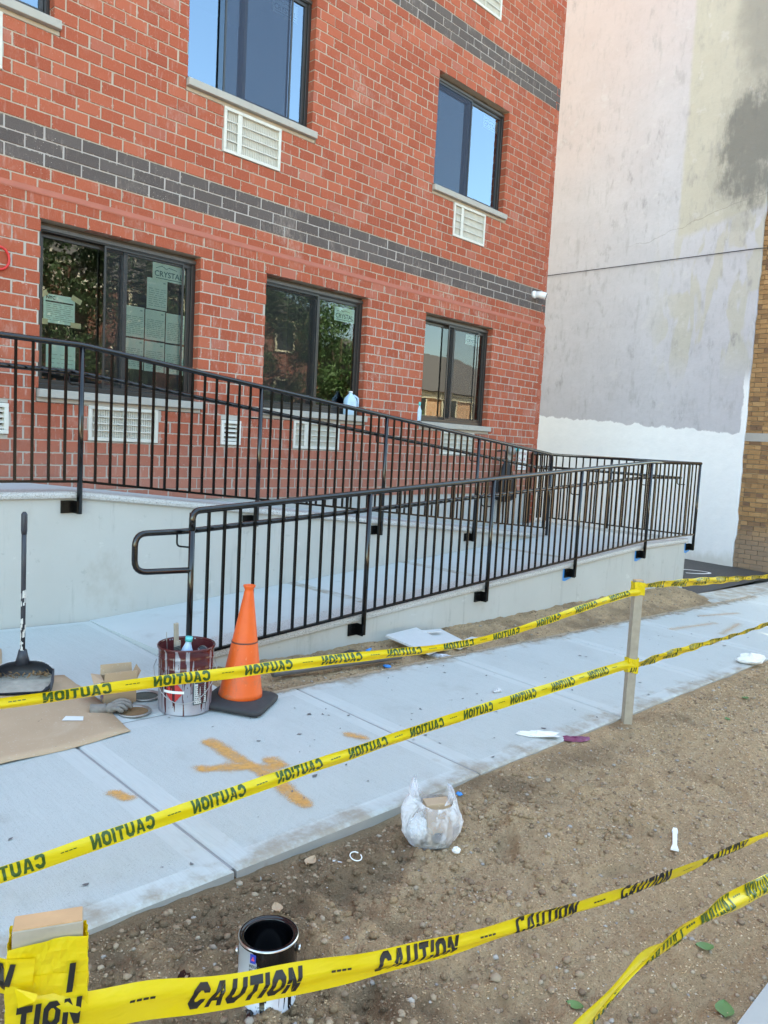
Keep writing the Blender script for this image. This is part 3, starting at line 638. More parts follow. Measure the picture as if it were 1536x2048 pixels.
# --- windows
def window(x0, x1, z0, z1, yf, split, scr, word=None, head=.07):
    y = yf+.085; fw = .042
    f = MB(); f.box(x0, x1, y, y+.10, z0, z0+.05); f.box(x0, x0+fw, y, y+.10, z0+.05, z1-head); f.box(x1-fw, x1, y, y+.10, z0+.05, z1-head)
    f.box(x0+.003, x1-.003, y+.001, y+.10, z1-head+.0, z1-head+.012)
    w = f.build('window', 'window_frame', bld); smooth_bevel(w, .004)
    h = MB(); h.box(x0, x1, y-.006, y+.09, z1-head+.0135, z1-.028); h.box(x0, x1, y+.02, y+.09, z1-.028, z1); h.build('head_track', 'window_head', w)
    xm = x0+split*(x1-x0)
    for side, (a, b, yy) in enumerate(((x0+fw, xm+.02, y+.05), (xm-.02, x1-fw, y+.015))):
        s = MB(); sw_ = .036; a += .001; b -= .001; c, d = z0+.051, z1-head-.001
        s.box(a, b, yy, yy+.028, c, c+sw_); s.box(a, b, yy, yy+.028, d-sw_, d); s.box(a, a+sw_, yy, yy+.028, c+sw_, d-sw_); s.box(b-sw_, b, yy, yy+.028, c+sw_, d-sw_)
        smooth_bevel(s.build('sash', 'window_frame', w), .003)
        g = MB(); g.quad((a+sw_, yy+.014, c+sw_), (b-sw_, yy+.014, c+sw_), (b-sw_, yy+.014, d-sw_), (a+sw_, yy+.014, d-sw_)); g.build('pane', 'sky_tint_glass' if z0 > 4 else 'window_glass', w)
    q = y+.006; a, b = x0+scr[0]*(x1-x0), x0+scr[1]*(x1-x0); c, d = z0+.052, z1-head-.002
    g = MB(); g.quad((a, q, c), (b, q, c), (b, q, d), (a, q, d)); g.build('insect_screen', 'sky_tint_screen' if z0 > 4 else 'insect_screen', w)
    g = MB(); g.box(a-.012, a+.006, q-.006, q+.005, c, d); g.box(b-.006, b+.012, q-.006, q+.005, c, d); g.box(a+.006, b-.006, q-.006, q+.005, c, c+.016); g.box(a+.006, b-.006, q-.006, q+.005, d-.016, d); g.build('screen_frame', 'window_frame', w)
    r = MB(); r.box(x0-.2, x1+.2, y+.115, y+1.6, z0-.3, z1+.3); ro = r.mesh('interior_shell', 'room_dark'); ro.flip_normals()
    rf = [p for p in ro.polygons]
    m2 = MB(); yb = y+1.6; a, b, c, d = x0-.2, x1+.2, z0-.3, z1+.3; ya = y+.112
    m2.quad((a, yb, c), (b, yb, c), (b, yb, d), (a, yb, d)); m2.quad((a, ya, c), (a, yb, c), (a, yb, d), (a, ya, d)); m2.quad((b, ya, c), (b, ya, d), (b, yb, d), (b, yb, c)); m2.quad((a, ya, c), (b, ya, c), (b, yb, c), (a, yb, c)); m2.quad((a, ya, d), (a, yb, d), (b, yb, d), (b, ya, d))
    m2.build('room_shell', 'room_dark', w); bpy.data.meshes.remove(ro)
    if word:
        sx, sz, swd, sh, yy = word
        s = MB(); s.quad((sx, yy, sz), (sx+swd, yy, sz), (sx+swd, yy, sz+sh), (sx, yy, sz+sh)); s.build('sticker', 'paper_green', w)
        s = MB(); put_text(s, 'CRYSTAL', (sx+.02, yy-.002, sz+.22*sh), (1, 0, 0), (0, 0, 1), .33*sh, swd-.04, .012)
        s.tube([(sx+.10*swd, yy-.002, sz+.68*sh), (sx+.28*swd, yy-.002, sz+.84*sh), (sx+.42*swd, yy-.002, sz+.70*sh), (sx+.50*swd, yy-.002, sz+.80*sh), (sx+.75*swd, yy-.002, sz+.72*sh)], .0025, 4)
        s.quad(*[(sx+u*swd, yy-.002, sz+v*sh) for u, v in ((.1, .1), (.9, .1), (.9, .14), (.1, .14))])
        s.build('lettering', 'ink_teal', w)
    sm = MB(); sm.box(x0-.012, x1+.045, yf-.045, y+.02, z0-.066, z0+.001); sm.slot(1); sm.box(x0-.012, x1+.047, yf+.0035, y, z0-CH, z0-.0665)
    smooth_bevel(sm.build('sill', ['sill_stone', 'mortar'], bld), .006)
    return w
yl, yu = YL, YU
gy = .085+.029
window(*WLO[0], ZL0, ZL1, yl, .53, (.40, .91), (1.17, 2.855, .33, .155, yl+.085+.035))
window(*WLO[1], ZL0, ZL1, yl, .55, (.035, .53), (3.41, 2.82, .31, .155, yl+.085+.035))
window(*WLO[2], ZL0, ZL1, yl, .50, (.41, .85), (5.80, 2.86, .30, .13, yl+.085+.035))
window(*WUP[0], ZU0, ZU1, yu, .5, (.03, .5))
window(*WUP[1], ZU0, ZU1, yu, .46, (.30, .83), (2.42, 5.70, .32, .16, yu+.085+.035))
window(*WUP[2], ZU0, ZU1, yu, .53, (.03, .52), (5.93, 5.71, .31, .15, yu+.085+.035))
# --- air conditioner grilles
for q, (a, b, c, d) in enumerate(ACS):
    yf = YL if d < ZLEDGE else YU
    f = MB(); t = .03; f.box(a, b, yf-.012, yf+.06, c, c+t); f.box(a, b, yf-.012, yf+.06, d-t, d); f.box(a, a+t, yf-.0121, yf+.06, c+t, d-t); f.box(b-t, b, yf-.0121, yf+.06, c+t, d-t)
    for i in range(1, 4): zz = c+t+(d-c-2*t)*i/4; f.box(a+t, b-t, yf-.004, yf+.008, zz-.005, zz+.005)
    xx = a+(b-a)*(.27 if q in (1, 4, 5) else .5); f.box(xx-(.026 if q in (1, 4, 5) else .007), xx+(.026 if q in (1, 4, 5) else .007), yf-.006, yf+.008, c+t, d-t)
    g = f.build('grille', 'grille_cream', bld); smooth_bevel(g, .003)
    n = int((b-a-2*t)/.021); m = MB()
    for i in range(n):
        xx = a+t+(i+.5)*(b-a-2*t)/n; m.obox((xx, yf+.022, (c+d)/2), ((1, .5, 0), (-.5, 1, 0), (0, 0, 1)), (.0042, .009, (d-c)/2-t))
    m.build('fins', 'grille_cream', g, kind='stuff')
    m = MB(); m.quad((a+t, yf+.045, c+t), (b-t, yf+.045, c+t), (b-t, yf+.045, d-t), (a+t, yf+.045, d-t)); m.build('core', 'grille_core', g)
    m = MB(); m.box(a-.012, a-.0005, yf+.001, yf+.05, c, d); m.box(b+.0005, b+.012, yf+.001, yf+.05, c, d); m.build('caulk', 'sill_stone', g)
for a, b, c, d in VENTS:
    yf = YL; t = .032; f = MB(); f.box(a, b, yf-.02, yf+.05, c, c+t); f.box(a, b, yf-.02, yf+.05, d-t, d); f.box(a, a+t, yf-.0201, yf+.05, c+t, d-t); f.box(b-t, b, yf-.0201, yf+.05, c+t, d-t)
    g = f.build('vent', 'vinyl_white', bld); smooth_bevel(g, .004)
    me_ = MB().obox((0, 0, 0), ((1, 0, 0), (0, 1, .75), (0, -.75, 1)), ((b-a)/2-t, .022, .003)).mesh('slat', 'vinyl_white')
    for i in range(4): place('slat', me_, g, ((a+b)/2, yf+.008, c+t+(i+.5)*(d-c-2*t)/4))
    m = MB(); m.quad((a+t, yf+.04, c+t), (b-t, yf+.04, c+t), (b-t, yf+.04, d-t), (a+t, yf+.04, d-t)); m.build('core', 'room_dark', g)
# ------------------------------------------------------------------ neighbouring building
XN = 11.3; YE = -1.72
nb = thing('neighbour_building', 'tall building side wall of blotchy painted stucco ending in bare tan brick', 'building', (XN, 0, 0))
s = MB(); NZ = 90; zz = np.linspace(-.34, 12, NZ); st = MB()
edge = [YE-.02+.05*float(fbm(np.array([z*2.3]), np.array([.5]), 3, 4)[0])+.035*float(fbm(np.array([z*11]), np.array([1.5]), 2, 9)[0])-.012*z*0 for z in zz]
vs = []
for z, e in zip(zz, edge): vs += [(XN, 14, z-.0), (XN, e+.02, z), (XN+.012, e, z), (XN+.06, e+.004, z)]
fs = []
for i in range(NZ-1):
    for k in range(3): fs.append((4*i+k, 4*i+k+1, 4*i+k+5, 4*i+k+4))
# slightly battered plaster foot
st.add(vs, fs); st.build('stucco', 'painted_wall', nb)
c = MB(); c.box(XN+.075, XN+9, -3.32, 14, -1.0, 17); c.build('mortar_wall', 'band_stone', nb)
TC = .0812; TL = .205; tb = MB(); cache = {}; nbr = 0
for k in range(0, 150):
    z0 = -.42+k*TC+.0045; z1 = z0+TC-.009
    if 1.80 < z0 < 1.93:
        continue
    off = .5*TL if k % 2 else 0
    for i in range(0, 9):
        a = -1.5-off-i*TL; b = a-TL+.009; a = min(a, YE+.12)
        if a-b < .03: continue
        xo = XN+.05+random.uniform(-.003, .003)
        if i < 5 and a > -2.55 and z1 < 5.2 and nbr < 300:
            key = round(a-b, 2)
            if key not in cache: cache[key] = MB().add([(0, 0, 0), (0, -key, 0), (0, -key, z1-z0), (0, 0, z1-z0), (.06, 0, 0), (.06, -key, 0), (.06, -key, z1-z0), (.06, 0, z1-z0)], [(0, 3, 2, 1), (0, 1, 5, 4), (1, 2, 6, 5), (2, 3, 7, 6), (3, 0, 4, 7)]).mesh('brick', 'brick_tan')
            place('brick', cache[key], nb, (xo, a, z0)); nbr += 1
        elif z1 < 9: tb.add([(xo, a, z0), (xo, b, z0), (xo, b, z1), (xo, a, z1), (xo+.06, a, z0), (xo+.06, b, z0), (xo+.06, b, z1), (xo+.06, a, z1)], [(0, 3, 2, 1), (0, 1, 5, 4), (1, 2, 6, 5), (2, 3, 7, 6), (3, 0, 4, 7)])
tb.build('brick_field', 'brick_tan', nb, kind='stuff')
m = MB()
for i in range(2): m.box(XN+.04, XN+.12, -1.6-(i+1)*.86, -1.6-i*.86-.008, 1.835, 1.975)
m.build('stone_course', 'band_stone', nb)
w_ = MB(); w_.tube([(XN-.03, 14, 5.02), (XN-.03, 2.3, 5.03), (XN-.03, -1.6, 5.045), (XN-.03, -1.68, 5.045), (XN-.02, -2.6, 4.98)], .0075, 6)
tag(w_.build('wall_cable', 'wire_black'), 'thin black cable running across the painted stucco wall', 'cable')

# ------------------------------------------------------------------ ramp
F0, FS, XK = .07, .0505, 6.38
def FL(x): return F0+FS*min(x, XK)
def CB(x): return .045+.051*min(x, XK)            # front coping underside
def UT(x): return 1.03 if x < -.02 else 1.03-.1*(x+.02)   # middle coping top
rp = thing('concrete_ramp', 'grey concrete switchback ramp with speckled stone copings along the red brick wall', 'ramp', (3.5, -1.2, 0))
RX = [.30, 2, 4, XK, 7.735]
def slope_slab(mb, xs_, y0, y1, bot, top):
    for a, b in zip(xs_[:-1], xs_[1:]):
        mb.hexa([(a, y0, bot(a)), (b, y0, bot(b)), (b, y1, bot(b)), (a, y1, bot(a))], [(a, y0, top(a)), (b, y0, top(b)), (b, y1, top(b)), (a, y1, top(a))])
m = MB(); slope_slab(m, [.30, XK, 7.735], -2.33, -2.12, lambda x: -.9, CB); m.build('front_wall', 'stucco_wall', rp)
m = MB(); slope_slab(m, [-6, -.02, 6.0], -1.05, -.86, lambda x: -.6, lambda x: UT(x)-.052); m.build('middle_wall', 'stucco_wall', rp)
m = MB(); m.box(7.535, 7.735, -2.12, -.06, -.9, CB(7)); m.build('end_wall', 'stucco_wall', rp)
def coping(name, xs_, yc0, yc1, top, th, nose=.012):
    mb = MB(); prof = [(yc0+nose, -th), (yc0+.004, -th+.006), (yc0, -th*.5), (yc0+.006, -.008), (yc0+.02, 0), (yc1, 0), (yc1, -th)]; n = len(prof)
    vs = [(x, y, top(x)+z) for x in xs_ for y, z in prof]; fs = [(i*n+k, i*n+(k+1) % n, (i+1)*n+(k+1) % n, (i+1)*n+k) for i in range(len(xs_)-1) for k in range(n)]
    fs += [tuple(range(n)), tuple(range(len(vs)-1, len(vs)-n-1, -1))]
    # each stone length is its own piece
    return mb.add(vs, fs).build(name, 'coping_terrazzo', rp)
seg = [.285, 1.5, 2.72, 3.94, 5.16, XK, 7.755]
for a, b in zip(seg[:-1], seg[1:]): coping('coping', [a+.001, b-.001], -2.36, -2.10, lambda x: CB(x)+.055, .0545)
seg = [-6, -4.4, -2.9, -1.4, -.02, 1.2, 2.4, 3.6, 4.8, 5.95]
for a, b in zip(seg[:-1], seg[1:]): coping('coping', [a+.001, b-.001], -1.085, -.84, UT, .0515)
m = MB(); slope_slab(m, [.085, 1.99, 3.51, 5.03, XK], -2.098, -1.052, lambda x: -.5, FL); m.build('ramp_floor', 'ramp_floor', rp)
m = MB(); m.box(XK+.002, 7.60, -2.098, -.03, -.5, FL(7)); m.box(5.96, XK, -1.05, -.03, -.5, FL(7)-.002); m.build('landing', 'ramp_floor', rp)
m = MB(); m.box(7.60, 7.75, -2.10, -.05, FL(7)-.06, FL(7)+.03); m.build('end_coping', 'coping_terrazzo', rp)
m = MB(); slope_slab(m, [-6, -.02, 5.96], -.845, -.0185, lambda x: -.5, lambda x: max(UT(x)-.012, FL(7)-.001)); m.build('upper_floor', 'ramp_floor', rp)
for xj in (1.99, 3.51, 5.03):
    m = MB(); m.hexa([(xj-.05, -2.09, FL(xj-.05)-.01), (xj+.05, -2.09, FL(xj+.05)-.01), (xj+.05, -1.056, FL(xj+.05)-.01), (xj-.05, -1.056, FL(xj-.05)-.01)], [(xj-.05, -2.09, FL(xj-.05)+.0015), (xj+.05, -2.09, FL(xj+.05)+.0015), (xj+.05, -1.056, FL(xj+.05)+.0015), (xj-.05, -1.056, FL(xj-.05)+.0015)]); m.build('trowelled_joint', 'flag_border', rp)

# ------------------------------------------------------------------ railings
def arc(c, a, b, r, n=6): return None
def rounded(path, r=.05, n=5):
    P = [np.array(p, float) for p in path]; out = [P[0]]
    for i in range(1, len(P)-1):
        a, b, c = P[i-1], P[i], P[i+1]; u = (a-b)/np.linalg.norm(a-b); v = (c-b)/np.linalg.norm(c-b); q = min(r, np.linalg.norm(a-b)*.45, np.linalg.norm(c-b)*.45)
        for k in range(n+1):
            t = k/n; out.append((1-t)**2*(b+u*q)+2*t*(1-t)*b+t*t*(b+v*q))
    return out+[P[-1]]
def bars(par, xs_, y, bot, top, r=.008):
    cache = {}
    for x in xs_:
        h = round(top(x)-bot(x), 2)
        if h not in cache: cache[h] = MB().box(-r, r, -r, r, 0, h+.01).mesh('baluster', 'black_bar')
        place('baluster', cache[h], par, (x, y, bot(x)))
def fill(posts, n):
    out = []
    for a, b in zip(posts[:-1], posts[1:]): out += [a+(b-a)*(i+1)/(n+1) for i in range(n)]
    return out
def bracket(post, x, yface, z, tape=False, dirn=-1):
    m = MB(); m.box(x-.115, x-.018, yface-.012, yface-.001, z-.045, z+.045); m.box(x-.03, x-.0185, yface-.075, yface-.012, z-.045, z+.045)
    for sx in (.09, .055): m.lathe([(0, -.004), (.008, -.004), (.008, .004), (0, .004)], (x-sx, yface-.014, z+.02), 6)
    b = m.build('bracket', 'black_bar', post)
    if tape:
        t = MB(); t.add([(x-.145, yface-.0006, z+.05), (x-.145, yface-.0006, z-.075), (x-.09, yface-.0006, z-.085), (x-.02, yface-.0006, z-.07), (x+.03, yface-.0006, z-.062), (x+.03, yface-.0006, z-.04), (x-.1, yface-.0006, z-.03), (x-.11, yface-.0006, z+.05)], [(0, 1, 2, 7), (2, 3, 6), (3, 4, 5, 6), (2, 6, 7)])
        t.build('masking_tape', 'blue_tape', post)
# front railing
YR = -2.385; fx = [.083, 1.61, 3.18, 4.735, 6.375, 7.84]
TF = lambda x: 1.012+.0655*min(x, 6.375) if x < 6.375 else 1.43
BF = lambda x: .112+.058*min(x, 6.375)
rf = thing('ramp_railing', 'glossy black front ramp railing with looped handrail end behind the cone', 'railing', (fx[0], YR, 0), 'black ramp railings')
m = MB(); m.tube(rounded([(fx[0], YR, .25), (fx[0], YR, TF(fx[0])), (6.375, YR, TF(6.375)), (fx[-1], YR, TF(7.8))][1:] if False else [(fx[0], YR, .9), (fx[0], YR, TF(fx[0])), (6.375, YR, TF(6.3)), (fx[-1]+.018, YR, 1.43)], .055, 6), .021, 14); m.build('top_rail', 'black_paint', rf, True)
m = MB()
for a, b in zip(fx[:-1], fx[1:]): m.obox(((a+b)/2, YR, (BF(a)+BF(b))/2), ((b-a, 0, BF(b)-BF(a)), (0, 1, 0), (-(BF(b)-BF(a)), 0, b-a)), (math.hypot(b-a, BF(b)-BF(a))/2-.014, .011, .009))
m.build('bottom_rail', 'black_bar', rf)
for i, x in enumerate(fx):
    zb = .02 if i == 0 else CB(x)-.10; m = MB(); m.tube([(x, YR, zb), (x, YR, TF(x)-.01)], .019, 12); p = m.build('post', 'black_paint', rf, True)
    if i: bracket(p, x, -2.331, CB(x)-.06, tape=i >= 3)
bars(rf, fill(fx[:2], 12)+fill(fx[1:5], 13)+fill(fx[4:], 11), YR, BF, TF)
YH = -2.30; HF = lambda x: .878+.056*min(x, 6.375)
m = MB(); m.tube(rounded([(fx[0], YR, .655), (fx[0]-.06, YR+.02, .655), (-.245, YH, .655), (-.245, YH, HF(-.245)+.02), (.1, YH, HF(.1)), (6.375, YH, HF(6.375)), (7.45, YH, HF(7.4))], .075, 6), .0185, 12); m.build('handrail', 'black_paint', rf, True)
for x in fx[1:-1]+[.083, 7.4]:
    xx = x-.05; m = MB(); m.tube(rounded([(xx, YH, HF(xx)-.01), (xx, YH, HF(xx)-.085), (xx+.05, YR, HF(xx)-.085)], .025, 4), .006, 8); m.build('hook', 'black_bar', rf, True)
# upper railing
YR2 = -1.10; ux = [-3.15, -1.59, -.025, 1.54, 3.10, 4.65, 6.235]
TU = lambda x: 2.055 if x < -.025 else 2.055-.0975*(x+.025)
BU = lambda x: 1.103 if x < -.025 else 1.103-.0982*(x+.025)
ru = thing('ramp_railing', 'long black railing sloping down before the brick wall windows', 'railing', (0, YR2, 1), 'black ramp railings')
m = MB(); m.tube(rounded([(-3.6, YR2, 2.055), (-.025, YR2, 2.055), (6.235, YR2, TU(6.235)), (6.235, YR2, 1.2)], .055, 6), .021, 14); m.build('top_rail', 'black_paint', ru, True)
m = MB()
for a, b in zip(ux[:-1], ux[1:]): m.obox(((a+b)/2, YR2, (BU(a)+BU(b))/2), ((b-a, 0, BU(b)-BU(a)), (0, 1, 0), (-(BU(b)-BU(a)), 0, b-a)), (math.hypot(b-a, BU(b)-BU(a))/2-.014, .011, .009))
m.build('bottom_rail', 'black_bar', ru)
for i, x in enumerate(ux):
    zb = UT(x)-.16 if i < 6 else FL(7); m = MB(); m.tube([(x, YR2, zb), (x, YR2, TU(x)-.01)], .019, 12); p = m.build('post', 'black_paint', ru, True)
    if i < 6: bracket(p, x, -1.051, UT(x)-.11)
bars(ru, fill(ux, 13), YR2, BU, TU)
YH2 = -1.015; HU = lambda x: 1.868 if x < -.02 else 1.868-.098*(x+.02)
m = MB(); m.tube(rounded([(-3.6, YH2, 1.868), (-.02, YH2, 1.868), (6.1, YH2, HU(6.1)), (6.4, YH2, HU(6.1)-.01)], .06, 6), .0185, 12); m.build('handrail', 'black_paint', ru, True)
for x in ux:
    xx = x-.05; m = MB(); m.tube(rounded([(xx, YH2, HU(xx)-.01), (xx, YH2, HU(xx)-.085), (xx+.05, YR2, HU(xx)-.085)], .025, 4), .006, 8); m.build('hook', 'black_bar', ru, True)
# railing across the landing end
XE = 7.79; ey = [-2.385, -1.14, -.12]
re = thing('ramp_railing', 'short black railing across the far end of the ramp landing', 'railing', (XE, -1.2, .4), 'black ramp railings')
m = MB(); m.tube([(XE, -2.38, 1.428), (XE, -.10, 1.435)], .021, 14); m.tube([(XE, -.10, 1.435), (XE-.45, -.09, 1.435)], .021, 12); m.build('top_rail', 'black_paint', re, True)
m = MB(); m.box(XE-.011, XE+.011, -2.37, -.13, .462, .48); m.build('bottom_rail', 'black_bar', re)
for y in ey[1:]: 
    m = MB(); m.tube([(XE, y, .33), (XE, y, 1.425)], .019, 12); m.build('post', 'black_paint', re, True)
m = MB(); m.tube([(XE-.45, -.09, .40), (XE-.45, -.09, 1.43)], .024, 12); m.build('post', 'black_paint', re, True)
cm = MB().box(-.008, .008, -.008, .008, 0, .965).mesh('baluster', 'black_bar')
for a, b, n in ((ey[0], ey[1], 10), (ey[1], ey[2], 8)):
    for i in range(n): place('baluster', cm, re, (XE, a+(b-a)*(i+1)/(n+1), .47))
for i in range(3): place('baluster', cm, re, (XE-.45*(i+1)/4, -.095, .47))
m = MB(); m.tube(rounded([(XE-.09, -2.1, 1.225), (XE-.09, -.2, 1.245), (XE-.4, -.16, 1.245)], .06, 5), .0185, 12); m.build('handrail', 'black_paint', re, True)

# ------------------------------------------------------------------ things on the facade
t = thing('security_camera', 'small white security camera with black lens on the dark brick band', 'camera', (7.22, YU, 3.74))
m = MB(); m.lathe([(.055, 0), (.055, .03), (.04, .04)], (0, 0, 0), 20); v = np.array(m.v); m.v = [(7.21+a, YU-c, 3.74+b) for a, b, c in v]; m.build('base', 'camera_white', t, True)
m = MB(); m.tube([(7.235, YU-.03, 3.745), (7.26, YU-.10, 3.735), (7.30, YU-.155, 3.72)], [.045, .052, .047], 18); m.build('housing', 'camera_white', t, True)
m = MB(); m.tube([(7.297, YU-.150, 3.721), (7.306, YU-.163, 3.717)], [.042, .040], 18); m.build('lens', 'lens_black', t, True)

def paper(name, label, x, z, w, h, y, mat, lines=8, title=None, group=None, head=False, cat='notice', lmat='ink_faint', num=None):
    t = thing(name, label, cat, (x, y, z), group)
    m = MB(); m.add([(x, y, z), (x+w*.5, y-.003, z), (x+w, y, z), (x+w, y, z+h), (x+w*.5, y-.002, z+h), (x, y, z+h)], [(0, 1, 4, 5), (1, 2, 3, 4)]); m.build('sheet', mat, t)
    m = MB(); yy = y-.0045; rr = random.Random(hash((round(x, 2), round(z, 2))))
    for i in range(lines):
        zz = z+h*(.10+.62*i/lines); a = x+w*.08
        while a < x+w*.86:
            l = w*rr.uniform(.06, .3); b = min(a+l, x+w*.93); m.quad((a, yy, zz), (b, yy, zz), (b, yy, zz+h*.018), (a, yy, zz+h*.018)); a = b+w*rr.uniform(.02, .09)
    if num: m.quad((x+w*.78, yy, z+h*.87), (x+w*.90, yy, z+h*.87), (x+w*.90, yy, z+h*.91), (x+w*.78, yy, z+h*.91))
    m.build('print', lmat, t)
    if title:
        m = MB(); put_text(m, title, (x+w*.08, yy, z+h*.82), (1, 0, 0), (0, 0, 1), h*.12, None, .03)
        if head: m.quad((x+w*.06, yy, z+h*.72), (x+w*.94, yy, z+h*.72), (x+w*.94, yy, z+h*.77), (x+w*.06, yy, z+h*.77))
        m.build('title', 'ink_dark', t)
    return t
yp = YL+.085+.082
t = paper('paper_notice', 'mint paper notice headed NYC taped to the left pane of the lowest left window', .215, 2.335, .265, .235, yp, 'paper_green', 9, 'NYC', None, True)
m = MB(); 
for a, b, r_ in ((.205, 2.56, .5), (.49, 2.555, -.4), (.205, 2.34, .0), (.487, 2.34, .0)): m.obox((a, yp-.006, b), ((math.cos(r_), 0, math.sin(r_)), (0, 1, 0), (-math.sin(r_), 0, math.cos(r_))), (.045, .0004, .022))
m.build('tape', 'masking_tape', t)
paper('paper_notice', 'pale green sheet low in the left window just behind the black railing', .24, 1.95, .25, .225, yp, 'paper_green', 4)
sheets = [(.905, 2.315, 'upper row, at the left end'), (1.115, 2.31, 'upper row, second from the left'), (1.325, 2.305, 'upper row, at the right end'), (.905, 2.03, 'lower row, at the left end'), (1.115, 2.025, 'lower row, second from the left'), (1.325, 2.02, 'lower row, at the right end')]
for x, z, w_ in sheets: paper('permit_sheet', 'blue green permit sheet in the left window, %s' % w_, x, z, .2, .27, YL+.085+.047, 'paper_green', 10, None, 'permit sheets in the left window', num=random.choice(['SH', 'EN', 'FP', '548']))
paper('permit_sheet', 'single blue green permit sheet above the rows of sheets in the window', 1.125, 2.59, .205, .275, YL+.085+.047, 'paper_green', 9, None, 'permit sheets in the left window', num='548')

# notice, umbrella, meter by the far corner
t = paper('paper_notice', 'white handwritten notice with red writing taped to the brick by the building corner', 6.98, 1.19, .27, .34, YL-.02, 'paper_white', 2, lmat='ink_red')
m = MB(); rr = random.Random(5)
for zz in (1.43, 1.345):      # illegible red handwriting
    x_ = 7.0
    while x_ < 7.2:
        p = [(x_+rr.uniform(0, .022), YL-.026, zz+rr.uniform(-.02, .028)) for _ in range(4)]; m.tube(p, .003, 4); x_ += rr.uniform(.028, .04)
m.build('handwriting', 'ink_red', t, kind='stuff')
t = thing('closed_umbrella', 'closed black umbrella hanging head down by its handle against the brick wall', 'umbrella', (6.55, YL-.08, .6))
n = 20; vs = []; fs = []
prof = [(.015, 1.36), (.07, 1.26), (.14, 1.08), (.20, .92), (.20, .80), (.07, .74)]
for r, z in prof:
    for k in range(n):
        a = 2*math.pi*k/n; q = r*(1+.22*math.cos(a*8)*min(1, (1.3-z)*4)); vs.append((6.56+q*math.cos(a)*1.15, YL-.15+q*math.sin(a)*.55, z))
for i in range(len(prof)-1):
    for k in range(n): fs.append((i*n+k, i*n+(k+1) % n, (i+1)*n+(k+1) % n, (i+1)*n+k))
m = MB(); m.add(vs, fs); m.build('canopy', 'umbrella_black', t, True)
m = MB(); m.tube([(6.56, YL-.13, 1.38), (6.56, YL-.13, .56)], .007, 8); m.build('shaft', 'umbrella_black', t)
m = MB(); m.tube(rounded([(6.56, YL-.13, 1.34), (6.56, YL-.13, 1.46), (6.50, YL-.10, 1.46), (6.50, YL-.02, 1.45)], .03, 5), .012, 8); m.build('handle', 'plastic_dark', t, True)
t = thing('meter', 'grey round utility meter on a plate beside the umbrella on the brick', 'meter', (6.80, YL, 1.2))
m = MB(); m.box(6.72, 6.86, YL-.03, YL+.001, 1.10, 1.55); smooth_bevel(m.build('plate', 'sill_stone', t), .006)
m = MB(); m.tube([(6.79, YL-.03, 1.46), (6.79, YL-.10, 1.46)], .055, 18); m.build('dial', 'lead_grey', t, True)
m = MB(); m.lathe([(0, -.035), (.03, -.03), (.045, 0), (.03, .03), (0, .035)], (6.93, YL-.06, 1.49), 14); tag(m.build('teal_knob', 'cap_teal', None, True), 'small teal plastic knob on the brick wall beside the white notice', 'knob')
m = MB(); m.tube([(-.20+.075*math.cos(a), YL-.012, 2.745+.085*math.sin(a)) for a in np.linspace(-2.6, 2.9, 24)], .010, 6); tag(m.build('red_wire_loop', 'red_ring', None, True), 'red wire loop on the brick at the left edge beside the window', 'wire')
# jug and bottle on the sills
t = thing('plastic_jug', 'pale blue plastic gallon jug standing on the middle window sill', 'jug', (3.62, YL-.0, ZL0))
c = (3.615, YL+.01, ZL0+.002)
n = 24
def rbox(prof, c, n=24):
    m = MB(); vs = []; fs = []
    for hx, hy, z, e in prof:
        for k in range(n):
            a = 2*math.pi*(k+.5)/n; ca, sa = math.cos(a), math.sin(a); p = 2/e
            vs.append((c[0]+hx*math.copysign(abs(ca)**p, ca), c[1]+hy*math.copysign(abs(sa)**p, sa), c[2]+z))
    for i in range(len(prof)-1):
        for k in range(n): fs.append((i*n+k, i*n+(k+1) % n, (i+1)*n+(k+1) % n, (i+1)*n+k))
    fs += [tuple(range(n-1, -1, -1)), tuple(range(len(vs)-n, len(vs)))]
    return m.add(vs, fs)
rbox([(.068, .045, 0, 5), (.074, .05, .01, 5), (.075, .05, .15, 4.5), (.066, .045, .19, 3.5), (.035, .03, .225, 2.4), (.022, .022, .24, 2), (.022, .022, .255, 2)], c).build('body', 'plastic_clear_blue', t, True)
m = MB(); m.tube(rounded([(3.635, YL-.02, ZL0+.225), (3.70, YL-.03, ZL0+.20), (3.70, YL-.03, ZL0+.10)], .03, 4), .011, 8); m.build('handle', 'plastic_clear_blue', t, True)
m = MB(); m.lathe([(.024, .253), (.024, .268), (.0, .269)], c, 16); m.build('cap', 'white_scrap', t, True)
t = thing('green_bottle', 'slim green bottle standing at the left end of the right lower window sill', 'bottle', (4.80, YL, ZL0))
m = MB(); m.lathe([(.027, 0), (.03, .01), (.03, .13), (.014, .17), (.013, .19)], (4.80, YL-.0, ZL0+.002), 18); m.build('body', 'plastic_clear_blue', t, True)
m = MB(); m.lathe([(.017, .188), (.017, .235), (.0, .237)], (4.80, YL-.0, ZL0+.002), 14); m.build('cap', 'cap_teal', t, True)
